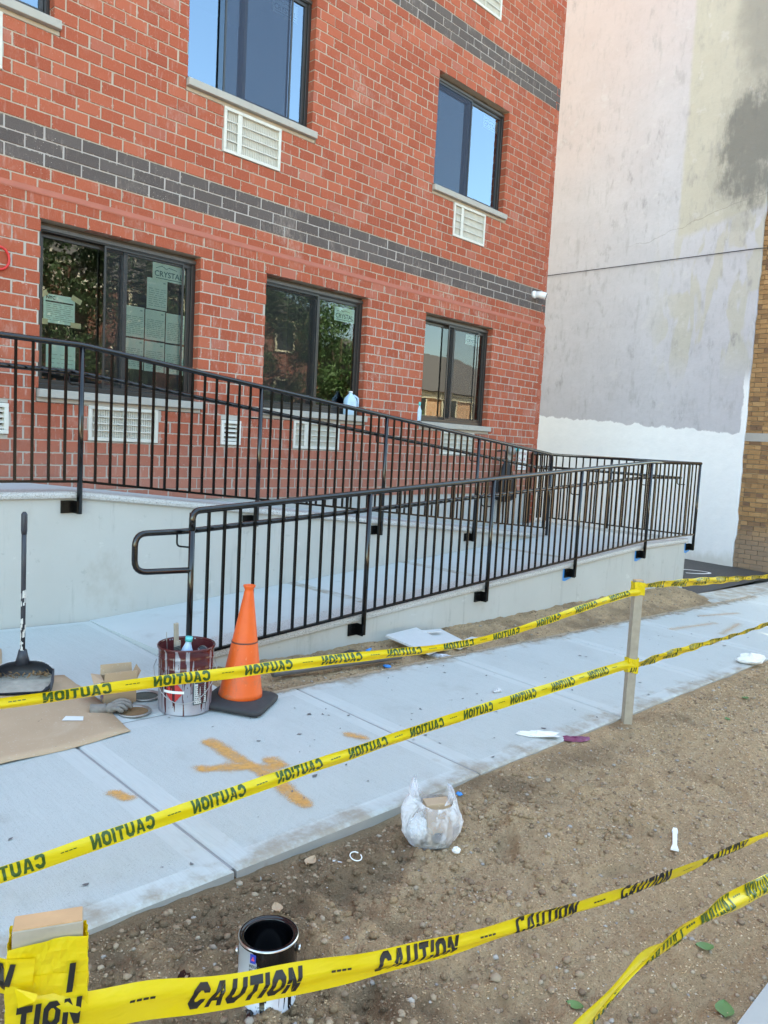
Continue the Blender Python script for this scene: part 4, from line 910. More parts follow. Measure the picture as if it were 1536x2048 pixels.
# ------------------------------------------------------------------ work gear by the ramp
# flattened cardboard
def card(name, label, poly, mat='cardboard', seed=1, lift=.004):
    m = MB(); n = len(poly); P = []
    for i in range(n):
        a, b = np.array(poly[i]), np.array(poly[(i+1) % n])
        k = max(2, int(np.linalg.norm(b-a)/.05))
        for j in range(k):
            q = a+(b-a)*j/k; w = .010*float(fbm(np.array([q[0]*9]), np.array([q[1]*9]), 3, seed)[0]); P.append((q[0]+w, q[1]+w))
    cx, cy = np.mean([p[0] for p in P]), np.mean([p[1] for p in P]); vs = []; fs = []; N_ = len(P); R_ = 7
    for r in range(R_+1):
        for x, y in P:
            q = 1-r/(R_+1.0)*.97; xx, yy = cx+(x-cx)*q, cy+(y-cy)*q; e = 1-r/R_
            cur = .018*max(0, float(fbm(np.array([xx*4]), np.array([yy*4]), 2, seed+3)[0])+.08)*(e**2)
            vs.append((xx, yy, GP(xx, yy)+lift+.003+cur))
    for r in range(R_):
        for i in range(N_): fs.append((r*N_+i, r*N_+(i+1) % N_, (r+1)*N_+(i+1) % N_, (r+1)*N_+i))
    fs.append(tuple(R_*N_+i for i in range(N_)))
    o0 = len(vs)
    for i in range(N_): vs.append((vs[i][0], vs[i][1], vs[i][2]-.004))
    for i in range(N_): fs.append((i, o0+i, o0+(i+1) % N_, (i+1) % N_))
    m.add(vs, fs); return m.build(name, mat, None, True)
o = card('cardboard_sheet', '', [(-2.1, -3.20), (-1.30, -3.125), (-1.0, -3.115), (-.665, -3.07), (-.60, -2.58), (-.585, -2.15), (-1.2, -1.95), (-2.1, -1.9)], seed=2)
tag(o, 'large flattened brown cardboard sheet under the yellow tape at the lower left', 'cardboard')
o = card('cardboard_sheet', '', [(-2.0, -1.88), (-.86, -1.98), (-.70, -1.52), (-1.0, -1.30), (-2.0, -1.25)], seed=5); tag(o, 'second flattened cardboard piece behind the dustpan near the concrete wall', 'cardboard')
def gpatch(m, pts, dz): m.add([(x, y, GP(x, y)+dz) for x, y in pts], [tuple(range(len(pts)))])
m = MB(); gpatch(m, [(-.885, -2.80), (-.845, -2.755), (-.775, -2.80), (-.80, -2.85)], .0125); tag(m.build('tape_scrap', 'paper_white'), 'strip of whitish tape stuck on the cardboard sheet', 'tape scrap')
# long handled dustpan
t = thing('dustpan', 'long handled black dustpan caked with plaster standing on the cardboard', 'dustpan', (-.86, -2.2, .07))
ux_, uy_ = np.array([.885, -.466, 0]), np.array([.466, .885, 0])   # width axis, depth axis (back is +)
pc = np.array([-.862, -2.255, GP(-.862, -2.255)+.014])
def PP(a, b, z): return tuple(pc+ux_*a+uy_*b+np.array([0, 0, z]))
W_, D_ = .155, .13; n = 14; vs = []; fs = []
back = []
for i in range(n+1):
    a = -W_+2*W_*i/n; u = abs(a)/W_; bb = D_*(1-.55*u**4); hh = .115*(1-.25*u**3); back.append((a, bb, hh))
for a, b, h in back:
    vs += [PP(a, -D_, .0+.03*(abs(a)/W_)**6), PP(a, b, .0), PP(a, b+.01, h*.75), PP(a*.96, b-.035, h), PP(a*.96, b-.037, h-.006), PP(a*.97, b, h*.74), PP(a*.98, b-.008, .006), PP(a, -D_, .005+.03*(abs(a)/W_)**6)]
for i in range(n):
    for k in range(7): fs.append((8*i+k, 8*i+k+1, 8*i+k+9, 8*i+k+8))
m = MB(); m.add(vs, fs)
for sgn in (-1, 1):
    m.add([PP(sgn*W_, -D_, .0), PP(sgn*W_, D_*.45, 0), PP(sgn*W_, D_*.47, .075), PP(sgn*W_, -.02, .07), PP(sgn*W_, -D_, .028), PP(sgn*(W_-.006), -D_, .028), PP(sgn*(W_-.006), -.02, .07), PP(sgn*(W_-.006), D_*.45, .075), PP(sgn*(W_-.006), D_*.45, .003), PP(sgn*(W_-.006), -D_, .003)], [(0, 1, 2, 3, 4), (9, 8, 7, 6, 5), (4, 3, 6, 5), (3, 2, 7, 6), (0, 4, 5, 9)])
m.build('pan', 'plastic_dark', t, True)
m = MB(); hb = np.array(PP(-.01, D_-.03, .10)); ht = np.array([-.735, -1.965, .07+.86]); 
top = np.array(PP(.0, .02, .96)); 
import_top = CAM+(np.array([0, 0, 0]))
hd = top-hb
m.tube([hb, hb+hd*.05, hb+hd*.09], [.04, .028, .021], 12); m.build('socket', 'plastic_dark', t, True)
m = MB(); m.tube([hb+hd*f for f in (.06, .3, .6, .88)], .0125, 10); m.build('handle', 'plastic_dark', t, True)
m = MB(); m.tube([hb+hd*f for f in (.845, .87, .97, .985)], [.014, .016, .0155, .008], 10); m.build('grip', 'plastic_dark', t, True)
m = MB(); rr = random.Random(4)
for i in range(26):
    f = rr.uniform(.06, .5)**1.0; c = hb+hd*f; a = rr.uniform(math.pi*.95, math.pi*1.75); l = rr.uniform(.01, .05); r = .0131
    d = np.array([math.cos(a), math.sin(a), 0]); s_ = np.array([-d[1], d[0], 0]); u = hd/np.linalg.norm(hd); w = rr.uniform(.003, .007)
    m.add([c+d*r-s_*w-u*l*.5, c+d*r+s_*w-u*l*.4, c+d*r+s_*w*.7+u*l*.5, c+d*r-s_*w*.8+u*l*.4], [(0, 1, 2, 3)])
for i in range(40):
    a = rr.uniform(-W_*.95, W_*.95); q = PP(a, D_*(1-.55*(abs(a)/W_)**4)-.036, .116*(1-.25*(abs(a)/W_)**3)); e = rr.uniform(.004, .012)
    m.add([(q[0]-e, q[1], q[2]), (q[0], q[1]-e*.6, q[2]+.002), (q[0]+e, q[1], q[2]), (q[0], q[1]+e*.6, q[2]+.002)], [(0, 1, 2, 3)])
m.build('plaster_splashes', 'paint_splash', t, kind='stuff')
m = MB(); g = 16; vs = []; fs = []
for j in range(g+1):
    for i in range(g+1):
        a = -W_*.93+2*W_*.93*i/g; b = -D_*.9+(D_*.93+D_*.85*(1-.5*(abs(a)/W_)**4))*j/g; vs.append(PP(a, b, .008+.02*(j/g)+.03*(float(fbm(np.array([a*30]), np.array([b*30]), 3, 6)[0])+.2)*(j/g)))
for j in range(g):
    for i in range(g): fs.append((j*(g+1)+i, j*(g+1)+i+1, (j+1)*(g+1)+i+1, (j+1)*(g+1)+i))
m.add(vs, fs); tag(m.build('swept_dust', 'dust_grey', None, True), 'grey dust and dead leaves lying in the dustpan', 'dust')['kind'] = 'stuff'
m = MB()
for i in range(60):
    a, b = rr.uniform(-W_*.8, W_*.8), rr.uniform(.02, D_*.75); c = np.array(PP(a, b, .035+rr.uniform(0, .02))); d = np.array([rr.uniform(-1, 1), rr.uniform(-1, 1), rr.uniform(-.5, .5)]); d /= np.linalg.norm(d); s_ = np.cross(d, (0, 0, 1)); l = rr.uniform(.01, .022)
    m.add([c-d*l, c+s_*l*.35, c+d*l, c-s_*l*.35+np.array([0, 0, .004])], [(0, 1, 2, 3)])
o = m.build('dead_leaves', 'leaf_brown'); tag(o, 'brown dead leaves heaped at the back of the dustpan', 'leaves'); o['kind'] = 'stuff'

# open carton
t = thing('carton', 'small open brown carton standing between the cardboard sheet and the paint pail', 'box', (-.5, -2.6, .03))
bx, by = np.array([.951, -.31, 0]), np.array([.31, .951, 0]); b0 = np.array([-.615, -2.690, GP(-.615, -2.69)+.006])
def BQ(a, b, z): return tuple(b0+bx*a+by*b+np.array([0, 0, z]))
w_, d_, h_, e = .165, .125, .125, .003
m = MB()
for a0, a1, c0, c1 in ((0, w_, 0, e), (0, w_, d_-e, d_), (0, e, e, d_-e), (w_-e, w_, e, d_-e)):
    m.hexa([BQ(a0, c0, 0), BQ(a1, c0, 0), BQ(a1, c1, 0), BQ(a0, c1, 0)], [BQ(a0, c0, h_), BQ(a1, c0, h_), BQ(a1, c1, h_), BQ(a0, c1, h_)])
m.hexa([BQ(e, e, 0), BQ(w_-e, e, 0), BQ(w_-e, d_-e, 0), BQ(e, d_-e, 0)], [BQ(e, e, .004), BQ(w_-e, e, .004), BQ(w_-e, d_-e, .004), BQ(e, d_-e, .004)]); m.build('body', 'cardboard_dark', t)
for nm, pts in (('flap', [BQ(0, -.002, h_), BQ(w_, -.002, h_), BQ(w_+.002, -.012, h_+.052), BQ(.002, -.012, h_+.05)]), ('flap', [BQ(-.001, d_, h_), BQ(w_, d_, h_), BQ(w_-.004, d_+.01, h_+.055), BQ(0, d_+.008, h_+.055)]), ('flap', [BQ(0, 0, h_), BQ(0, d_, h_), BQ(-.05, d_, h_+.012), BQ(-.05, .004, h_-.01)]), ('flap', [BQ(w_, 0, h_), BQ(w_, d_, h_), BQ(w_+.02, d_, h_+.045), BQ(w_+.02, 0, h_+.045)])):
    p = np.array(pts); nrm = np.cross(p[1]-p[0], p[3]-p[0]); nrm /= np.linalg.norm(nrm); m = MB(); m.hexa([tuple(q) for q in p], [tuple(q+nrm*.003) for q in p]); m.build(nm, 'cardboard', t)
m = MB(); 
for i in range(5): m.add([BQ(-.001, .03+.012*i, .02), BQ(-.001, .036+.012*i, .02), BQ(-.001, .036+.012*i, .06), BQ(-.001, .03+.012*i, .06)], [(0, 1, 2, 3)])
m.build('print', 'logo_blue', t)
# tin lids, glove
for nm, lab, x, y, mat in (('tin_lid', 'round tin lid with dark paint inside lying beside the grey glove', -.525, -2.845, 'leaf_brown'), ('tin_lid', 'black round tin lid lying behind the carton against the paint pail', -.365, -2.665, 'black_bar')):
    z = GP(x, y)+.002; t = thing(nm, lab, 'lid', (x, y, z), 'tin lids'); m = MB(); m.lathe([(.080, 0), (.086, .003), (.087, .010), (.083, .012), (.080, .009), (.073, .009), (.071, .004)], (x, y, z), 32, (0, 0)); m.build('rim', 'steel_dull', t, True)
    m = MB(); m.lathe([(.0722, .0042), (.0, .0047)], (x, y, z), 32, (0, 0)); m.build('disc', mat, t)
def grow_skin(name, pts, edges, rad, mat, label=None, cat=None, sub=1, parent=None):
    me = bpy.data.meshes.new(name); me.from_pydata([tuple(p) for p in pts], edges, []); o = bpy.data.objects.new(name, me); COL.objects.link(o)
    sk = o.modifiers.new('skin', 'SKIN'); sk.use_smooth_shade = True
    if not me.skin_vertices: 
        me.attributes.new('dummy', 'FLOAT', 'POINT')
    lay = me.skin_vertices[0].data if me.skin_vertices else None
    if lay:
        for i, r in enumerate(rad): lay[i].radius = (r, r*.7)
        lay[0].use_root = True
    sb = o.modifiers.new('sub', 'SUBSURF'); sb.levels = sub; sb.render_levels = sub; me.materials.append(MATS[mat]); return o
gx, gy_ = -.625, -2.79; gz = GP(gx, gy_)
m = MB()
def finger(pts, r): m.tube(rounded([(gx+a, gy_+b, gz+c) for a, b, c in pts], .02, 4), r, 8)
m.lathe([(0, .005), (.028, .008), (.036, .022), (.030, .040), (.014, .05), (0, .052)], (gx, gy_, gz), 14)
finger([(.0, -.01, .035), (.045, -.015, .05), (.085, -.03, .03), (.095, -.035, .016)], .0115); finger([(.01, .015, .035), (.05, .01, .055), (.09, -.005, .045), (.105, -.015, .022)], .0115)
finger([(.0, .02, .03), (.04, .035, .04), (.075, .03, .02)], .011); finger([(-.01, -.02, .03), (.01, -.05, .035), (.035, -.06, .015)], .0115); finger([(.0, -.02, .03), (.035, -.04, .045), (.06, -.055, .018)], .011)
m.tube([(gx-.02, gy_+.01, gz+.025), (gx-.055, gy_+.03, gz+.02), (gx-.085, gy_+.05, gz+.018)], [.026, .028, .032], 12)
tag(m.build('work_glove', 'glove_grey', None, True), 'crumpled grey work glove lying against the round tin lid', 'glove')

# --- paint pail with drips
def drip_mat(name, base, metal, rough, paint, H, R, seed, side=None, amt=.16):
    t = NT(name); o = t.objc(); x, y, z = t.xyz(o); an = t.m1('ARCTAN2', y, x)
    cyl = t.comb(t.m1('MULTIPLY', an, R), seed, t.m1('MULTIPLY', z, .06))
    col = t.noise(52, 2, .6, cyl); col2 = t.noise(9, 2, .5, cyl)
    ln = t.m1('MULTIPLY', t.m1('POWER', t.step(col, .36, .66), 1.3), amt*1.9); ln = t.m1('MULTIPLY', ln, t.m1('MULTIPLY_ADD', col2, 1.6, .1))
    if side is not None:
        sd_ = t.step(t.m1('COSINE', t.m1('SUBTRACT', an, side)), .0, .75); ln = t.m1('MULTIPLY', ln, sd_); ln = t.m1('ADD', ln, t.m1('MULTIPLY', sd_, .06))
    d = t.step(t.m1('SUBTRACT', z, t.m1('SUBTRACT', H-.006, ln)), -.002, .002)
    spl = t.m1('MULTIPLY', t.step(t.noise(70, 3, .6, t.scale(o, (1, 1, .5))), .66, .69), .8)
    c = t.mix(t.noise(12, 4), tuple(v*.75 for v in base), base); dm = t.m1('MAXIMUM', d, spl if side is None else t.m1('MULTIPLY', spl, .0))
    c = t.mix(dm, c, paint); t.set(Base_Color=c, Roughness=t.m1('MULTIPLY_ADD', dm, .15-rough if rough > .3 else 0., rough), Metallic=t.m1('MULTIPLY', t.m1('SUBTRACT', 1., dm), metal)); MATS[name] = t.m
drip_mat('pail_skin', (.36, .36, .40), .35, .45, (.075, .013, .015), .352, .145, 1.3, None, .22)
drip_mat('label_skin', (.62, .62, .60), 0., .7, (.085, .014, .016), .352, .145, 1.3, None, .22); drip_mat('hazard_skin', (.55, .03, .03), 0., .6, (.07, .012, .014), .352, .145, 1.3, None, .22)
drip_mat('can_skin', (.60, .64, .70), .15, .35, (.006, .006, .007), .185, .082, 4.1, math.radians(-74), .16)
px_, py_ = -.262, -2.905; pz = GP(px_, py_)+.001
t = thing('paint_pail', 'grey metal paint pail streaked with maroon drips beside the orange cone', 'pail', (px_, py_, pz))
m = MB(); m.lathe([(.138, 0), (.141, .004), (.138, .008), (.141, .10), (.1425, .235), (.1455, .24), (.1425, .245), (.1445, .29), (.1475, .295), (.1445, .30), (.146, .335), (.151, .340), (.153, .348), (.150, .354), (.146, .352), (.144, .345), (.142, .24), (.138, .012), (.0, .012)], (px_, py_, pz), 48); b = m.build('body', 'pail_skin', t, True)
m = MB(); m.lathe([(.1435, .34), (.1405, .24), (.137, .16), (.0, .16)], (px_, py_, pz), 40, (0, 0)); m.build('lining', 'maroon_paint', t, True)
def on_cyl(R, ang, z): return (px_+R*math.cos(ang), py_+R*math.sin(ang), pz+z)
camdir = math.atan2(CAM[1]-py_, CAM[0]-px_)
def cyl_patch(c, R, cen, pts, fn=None):
    cx, cy, cz = c; return [(cx+R*math.cos(cen+u/R), cy+R*math.sin(cen+u/R), cz+v) for u, v in pts]
def cyl_grid(m, c, R, cen, u0, u1, v0, v1, n=6, shape=None):
    for i in range(n):
        a, b = u0+(u1-u0)*i/n, u0+(u1-u0)*(i+1)/n
        if shape:
            (la, ha), (lb, hb_) = shape(a), shape(b); m.add(cyl_patch(c, R, cen, [(a, la), (b, lb), (b, hb_), (a, ha)]), [(0, 1, 2, 3)])
        else: m.add(cyl_patch(c, R, cen, [(a, v0), (b, v0), (b, v1), (a, v1)]), [(0, 1, 2, 3)])
pc_ = (px_, py_, pz)
m = MB(); dcx = -.06; cyl_grid(m, pc_, .1445, camdir, dcx-.055, dcx+.055, 0, 0, 10, lambda u: (.13-(.055-abs(u-dcx))*1.15, .13+(.055-abs(u-dcx))*1.15)); m.build('hazard_label', 'hazard_skin', t)
m = MB(); cyl_grid(m, pc_, .146, camdir, dcx-.06, dcx+.055, .122, .136, 8); m.build('label_stripe', 'white_scrap', t)
m = MB(); cyl_grid(m, pc_, .1445, camdir, .045, .125, .06, .19, 6); m.build('text_label', 'label_skin', t)
m = MB()
for a, b, c_, d_ in ((.043, .127, .058, .063), (.043, .127, .187, .193), (.042, .0465, .063, .187), (.1235, .128, .063, .187), (.05, .12, .17, .178)): cyl_grid(m, pc_, .1455, camdir, a, b, c_, d_, 5)
rr = random.Random(8)
for i in range(9):
    a = .05
    while a < .115:
        b = min(.12, a+rr.uniform(.004, .02)); cyl_grid(m, pc_, .1455, camdir, a, b, .07+.0105*i, .0735+.0105*i, 1); a = b+rr.uniform(.003, .008)
m.build('label_print', 'ink_dark', t)
m = MB(); hp = [on_cyl(.152, camdir-1.55, .27)]+[tuple(np.array(on_cyl(.165+.012*math.sin(q*math.pi), camdir-1.55+q*3.0, .27-.19*math.sin(q*math.pi)))) for q in np.linspace(.05, .95, 18)]+[on_cyl(.152, camdir+1.45, .27)]; m.tube(hp, .0022, 6); m.build('wire_handle', 'steel_dull', t, True)
# things in the pail
t = thing('wire_brush', 'wooden handled wire brush sticking up out of the paint pail', 'brush', (px_-.06, py_, pz+.2))
R3 = np.array([RT[0], RT[1], 0])/np.linalg.norm(RT[:2]); B3 = np.array([-R3[1], R3[0], 0])
def PL(a, b, z): return tuple(np.array([px_, py_, pz])+R3*a+B3*b+np.array([0, 0, z]))
m = MB(); m.obox(PL(-.062, .02, .395), ((1, .1, .05), (0, 1, 0), (-.05, 0, 1)), (.013, .008, .062)); smooth_bevel(m.build('handle', 'wood_weathered', t), .004)
m = MB(); m.obox(PL(-.054, .02, .29), (R3, B3, (0, 0, 1)), (.016, .010, .07)); m.build('head', 'wood_weathered', t)
m = MB()
for i in range(12): m.obox(PL(-.052, .008, .235+.0085*i), (R3+np.array([0, 0, .35]), B3, (-.35*R3[0], -.35*R3[1], 1)), (.020, .003, .0018))
m.build('bristles', 'ink_dark', t, kind='stuff')
m = MB(); m.tube([PL(-.105, .03, .22), PL(-.118, .03, .40)], .0018, 5); tag(m.build('thin_rod', 'steel_dull'), 'thin wire rod leaning out of the left side of the pail', 'rod')
t = thing('plastic_bottle', 'clear plastic bottle with pale turquoise cap and yellow label in the pail', 'bottle', PL(.02, 0, .2))
bt = [PL(-.002, -.03, .20), PL(.004, -.03, .255), PL(.010, -.03, .31), PL(.014, -.03, .345), PL(.017, -.03, .365), PL(.0185, -.03, .378)]
m = MB(); m.tube(bt, [.038, .038, .036, .022, .0155, .0155], 18); m.build('body', 'plastic_clear_blue', t, True)
m = MB(); m.tube([PL(.018, -.03, .374), PL(.0205, -.03, .398)], .019, 18); m.build('cap', 'cap_teal', t, True)
m = MB(); m.tube([PL(.0015, -.03, .23), PL(.0085, -.03, .30)], .0392, 18, False); m.build('label', 'label_yellow', t, True)
t = thing('roller_cover', 'dark paint roller cover with pale rim lying in the pail at the right', 'roller', PL(.09, 0, .25))
m = MB(); m.tube([PL(.03, .06, .24), PL(.092, -.015, .325)], .026, 16, False); m.build('sleeve', 'maroon_paint', t, True)
m = MB(); p0, p1 = np.array(PL(.091, -.014, .3235)), np.array(PL(.0935, -.017, .327)); m.tube([p0, p1], .0265, 18, False); m.tube([p0, p1], .022, 18, False); m.build('rim', 'white_scrap', t, True)
m = MB(); p0 = np.array(PL(.0915, -.0145, .3243)); m.tube([p0, p0+.001*(p1-p0)/np.linalg.norm(p1-p0)], .0218, 16); m.build('bore', 'lens_black', t)

# --- traffic cone
cx, cy = .025, -3.005; cz = GP(cx, cy); t = thing('traffic_cone', 'orange traffic cone on a black rubber base in front of the ramp railing', 'cone', (cx, cy, cz))
ang = math.radians(33); ca, sa = math.cos(ang), math.sin(ang)
m = MB(); n = 32; vs = []
def sq(h, e, z, k): a = 2*math.pi*(k+.5)/n; u, v = math.cos(a), math.sin(a); u = math.copysign(abs(u)**(2/e), u)*h; v = math.copysign(abs(v)**(2/e), v)*h; return (cx+u*ca-v*sa, cy+u*sa+v*ca, cz+z+(-.04*(u*ca-v*sa)+.04*(u*sa+v*ca)))
lev = [(.165, 9, .008), (.178, 9, .012), (.180, 9, .030), (.172, 8, .040), (.148, 3.5, .046), (.134, 2.2, .058), (.12, 2, .058)]
for h, e, z in lev: vs += [sq(h, e, z, k) for k in range(n)]
m.add(vs, [(i*n+k, i*n+(k+1) % n, (i+1)*n+(k+1) % n, (i+1)*n+k) for i in range(len(lev)-1) for k in range(n)]+[tuple(range(n-1, -1, -1))])
for sx in (-1, 1):
    for sy in (-1, 1): m.obox((cx+(sx*ca-sy*sa)*.14, cy+(sx*sa+sy*ca)*.14, cz+.006), ((ca, sa, 0), (-sa, ca, 0), (0, 0, 1)), (.02, .02, .008))
m.build('base', 'cone_rubber', t, True)
m = MB(); lean = .008
prof = [(.122, .045), (.120, .075), (.117, .085), (.115, .09), (.028, .62), (.0265, .635), (.024, .642), (.026, .652), (.033, .665), (.034, .672), (.029, .672), (.024, .66), (.022, .6)]
m.lathe(prof, (cx, cy, cz), 40); m.v = [(x+.05*(z-cz), y-.01*(z-cz), z) for x, y, z in m.v]; m.build('body', 'cone_orange', t, True)
m = MB(); zc = .36; m.lathe([(.0726, zc-.006), (.0732, zc), (.0722, zc+.003)], (cx, cy, cz), 40); m.v = [(x+.05*(z-cz), y-.01*(z-cz), z) for x, y, z in m.v]; m.f = m.f[:-2]; m.mi = m.mi[:-2]; m.build('seam', 'cone_mark', t, True)

# --- black paint can
kx, ky = -1.205, -4.845; kz = ground_z(kx, ky)-.004; t = thing('paint_can', 'open white paint can with black paint spilled down its side on the dirt', 'paint can', (kx, ky, kz))
R_ = .0815
m = MB(); m.lathe([(R_-.002, 0), (R_+.0015, .002), (R_+.0015, .006), (R_-.001, .008), (R_-.001, .178), (R_+.0015, .181), (R_+.002, .185), (R_-.001, .188)], (0, 0, 0), 48, (1, 0)); me = m.mesh('body', 'can_skin', (0, 0, 0), True); place('body', me, t, (kx, ky, kz))
m = MB(); m.lathe([(R_+.0012, .187), (R_-.003, .189), (R_-.006, .186), (R_-.009, .183), (R_-.012, .186), (R_-.014, .184), (R_-.015, .178), (R_-.005, .174), (R_-.004, .06)], (kx, ky, kz), 48); m.f = m.f[:-2]; m.mi = m.mi[:-2]; m.build('rim', 'lens_black', t, True)
m = MB(); m.lathe([(R_+.0020, .1842), (R_+.0022, .1868), (R_-.0008, .1892)], (kx, ky, kz), 48); m.f = m.f[:-2]; m.mi = m.mi[:-2]; m.build('rim_edge', 'steel', t, True)
m = MB(); m.lathe([(R_-.0042, .075), (.0, .075)], (kx, ky, kz), 48, (0, 0)); m.build('paint', 'lens_black', t)
cdir = math.atan2(CAM[1]-ky, CAM[0]-kx); kc = (kx, ky, kz)
for sg in (-1, 1):
    a = cdir+sg*1.5; m = MB(); p = np.array([kx+R_*math.cos(a), ky+R_*math.sin(a), kz+.145]); d = np.array([math.cos(a), math.sin(a), 0]); m.tube([p, p+d*.008], .011, 14); m.build('ear', 'steel', t, True)
m = MB(); cyl_grid(m, kc, R_+.0004, cdir, -.050, -.032, .150, .176, 4); m.build('logo', 'logo_blue', t)
m = MB(); cyl_grid(m, kc, R_+.0008, cdir, -.0455, -.0365, .158, .163, 3); cyl_grid(m, kc, R_+.0008, cdir, -.043, -.039, .163, .169, 2); m.build('logo_mark', 'logo_red', t)
def cyl_text(m, s, c, R, cen, u0, v0, h, w=None, bold=.0):
    v, f = text2d(s, bold); mx = v.max(0); sx = (w/mx[0]) if w else h/mx[1]; m.add([(c[0]+R*math.cos(cen+(u0+a*sx)/R), c[1]+R*math.sin(cen+(u0+a*sx)/R), c[2]+v0+b*h/mx[1]) for a, b in v], f)
m = MB()
cyl_text(m, 'INDUST', kc, R_+.0006, cdir, -.052, .137, .0085, .031, .02); cyl_text(m, 'ESMALT', kc, R_+.0006, cdir, -.052, .124, .0085, .031, .02); cyl_text(m, 'EMAIL U', kc, R_+.0006, cdir, -.052, .111, .0085, .030, .02)
for i in range(3): cyl_grid(m, kc, R_+.0006, cdir, -.051, -.030+.003*i, .099-.006*i, .101-.006*i, 3)
cyl_text(m, '1 US Gal  3.78 L', kc, R_+.0006, cdir, -.028, .026, .0055, .048); cyl_text(m, '3.78 L', kc, R_+.0006, cdir, -.026, .016, .0055, .020); m.build('lettering', 'ink_dark', t)
for (ox, oy, r) in ((-.075, -.03, .018), (-.165, .17, .022), (-.02, -.115, .012), (-.19, .15, .012)):
    pts = []; 
    for k in range(14): a = 2*math.pi*k/14; q = r*(1+.35*math.sin(3*a+ox*50)); x, y = kx+ox+q*math.cos(a), ky+oy+q*math.sin(a)*.7; pts.append((x, y, ground_z(x, y)+.004))
    x, y = kx+ox, ky+oy; m = MB(); m.add(pts+[(x, y, ground_z(x, y)+.006)], [(i, (i+1) % 14, 14) for i in range(14)])
    o = m.build('paint_spill', 'lens_black', None, True); tag(o, 'black paint splash on the dirt close to the paint can', 'paint spill', 'black paint splashes on the dirt')
# ------------------------------------------------------------------ stakes and caution tape
def stake(label, x, y, z0, z1, hw, hd, axis, mat='wood_weathered'):
    t = thing('wooden_stake', label, 'stake', (x, y, z0), 'wooden stakes'); a = np.array([*axis, 0.])/np.linalg.norm(axis); b = np.array([-a[1], a[0], 0])
    m = MB(); m.obox((x, y, (z0-.1+z1)/2), (a, b, (0, 0, 1)), (hw, hd, (z1-z0+.1)/2)); smooth_bevel(m.build('shaft', mat, t), .002)
    m = MB(); m.obox((x, y, z1+.0008), (a, b, (0, 0, 1)), (hw-.0015, hd-.0015, .001)); m.build('cut_end', 'wood_fresh', t); return t
S1X, S1Y = 1.944, -4.376; s1z = ground_z(S1X, S1Y-.03)
stake('grey weathered wooden stake standing at the sidewalk edge beyond the plastic bag', S1X, S1Y, s1z-.02, .745, .027, .022, (.80, -.60))
S2X, S2Y = -2.0, -5.27; sax = np.array([.90, -.436])
stake('broad wooden stake with yellow tape wound round it at the lower left corner', S2X, S2Y, ground_z(S2X, S2Y)-.02, .722, .051, .020, sax)
def catmull(P, n=10):
    P = np.array(P, float); Q = np.vstack([2*P[0]-P[1], P, 2*P[-1]-P[-2]]); out = []
    for i in range(1, len(Q)-2):
        for k in range(n):
            t = k/n; out.append(.5*(2*Q[i]+(Q[i+1]-Q[i-1])*t+(2*Q[i-1]-5*Q[i]+4*Q[i+1]-Q[i+2])*t*t+(3*Q[i]-Q[i-1]-3*Q[i+1]+Q[i+2])*t**3))
    out.append(Q[-2]); return np.array(out)
def _octa(w, h, k, t):
    o = [(k, 0), (w-k, 0), (w, k), (w, h-k), (w-k, h), (k, h), (0, h-k), (0, k)]; kk = k*.45
    i = [(t+kk, t), (w-t-kk, t), (w-t, t+kk), (w-t, h-t-kk), (w-t-kk, h-t), (t+kk, h-t), (t, h-t-kk), (t, t+kk)]
    return [[o[j], o[(j+1) % 8], i[(j+1) % 8], i[j]] for j in range(8)]
def _sub(q, n=3):      # split a quad so that it can follow the film
    q = [np.array(p, float) for p in q]
    if len(q) != 4: return [q]
    out = []
    for i in range(n):
        for j in range(n):
            f = lambda u, v: (q[0]*(1-u)+q[1]*u)*(1-v)+(q[3]*(1-u)+q[2]*u)*v
            out.append([f(i/n, j/n), f((i+1)/n, j/n), f((i+1)/n, (j+1)/n), f(i/n, (j+1)/n)])
    return out
_t = .25; _r = lambda a, b, c, d: [(a, c), (b, c), (b, d), (a, d)]; _O = _octa(.8, 1, .22, _t)
GLYPH = {'C': (.8, [_O[0], _O[1], _O[3], _O[4], _O[5], _O[6], _O[7]]+[_r(.8-_t, .8, .22, .36), _r(.8-_t, .8, .66, .78)]), 'O': (.8, _O),
         'U': (.8, [_O[0], _O[1], _O[7], _r(0, _t, .22, 1), _r(.8-_t, .8, .22, 1)]), 'T': (.72, [_r(0, .72, 1-_t, 1), _r(.36-_t/2, .36+_t/2, 0, 1-_t)]), 'I': (.26, [_r(0, .26, 0, 1)]),
         'N': (.82, [_r(0, _t, 0, 1), _r(.82-_t, .82, 0, 1), [(_t, .55), (.82-_t, 0), (.82-_t, .45), (_t, 1)]]),
         'A': (.84, [[(0, 0), (.23, 0), (.42, .70), (.27, 1)], [(.27, 1), (.42, .70), (.42, 1)], [(.61, 0), (.84, 0), (.57, 1), (.42, .70)], [(.42, .70), (.57, 1), (.42, 1)], [(.287, .21), (.553, .21), (.51, .37), (.33, .37)]])}
def block_word(word='CAUTION', shear=.14):
    x = 0; out = []
    for ch in word:
        w, qs = GLYPH[ch]; out.append([[(p[0]+x+shear*p[1], p[1]) for p in c] for q in qs for c in _sub(q)]); x += w+.13
    return out, x-.13+shear
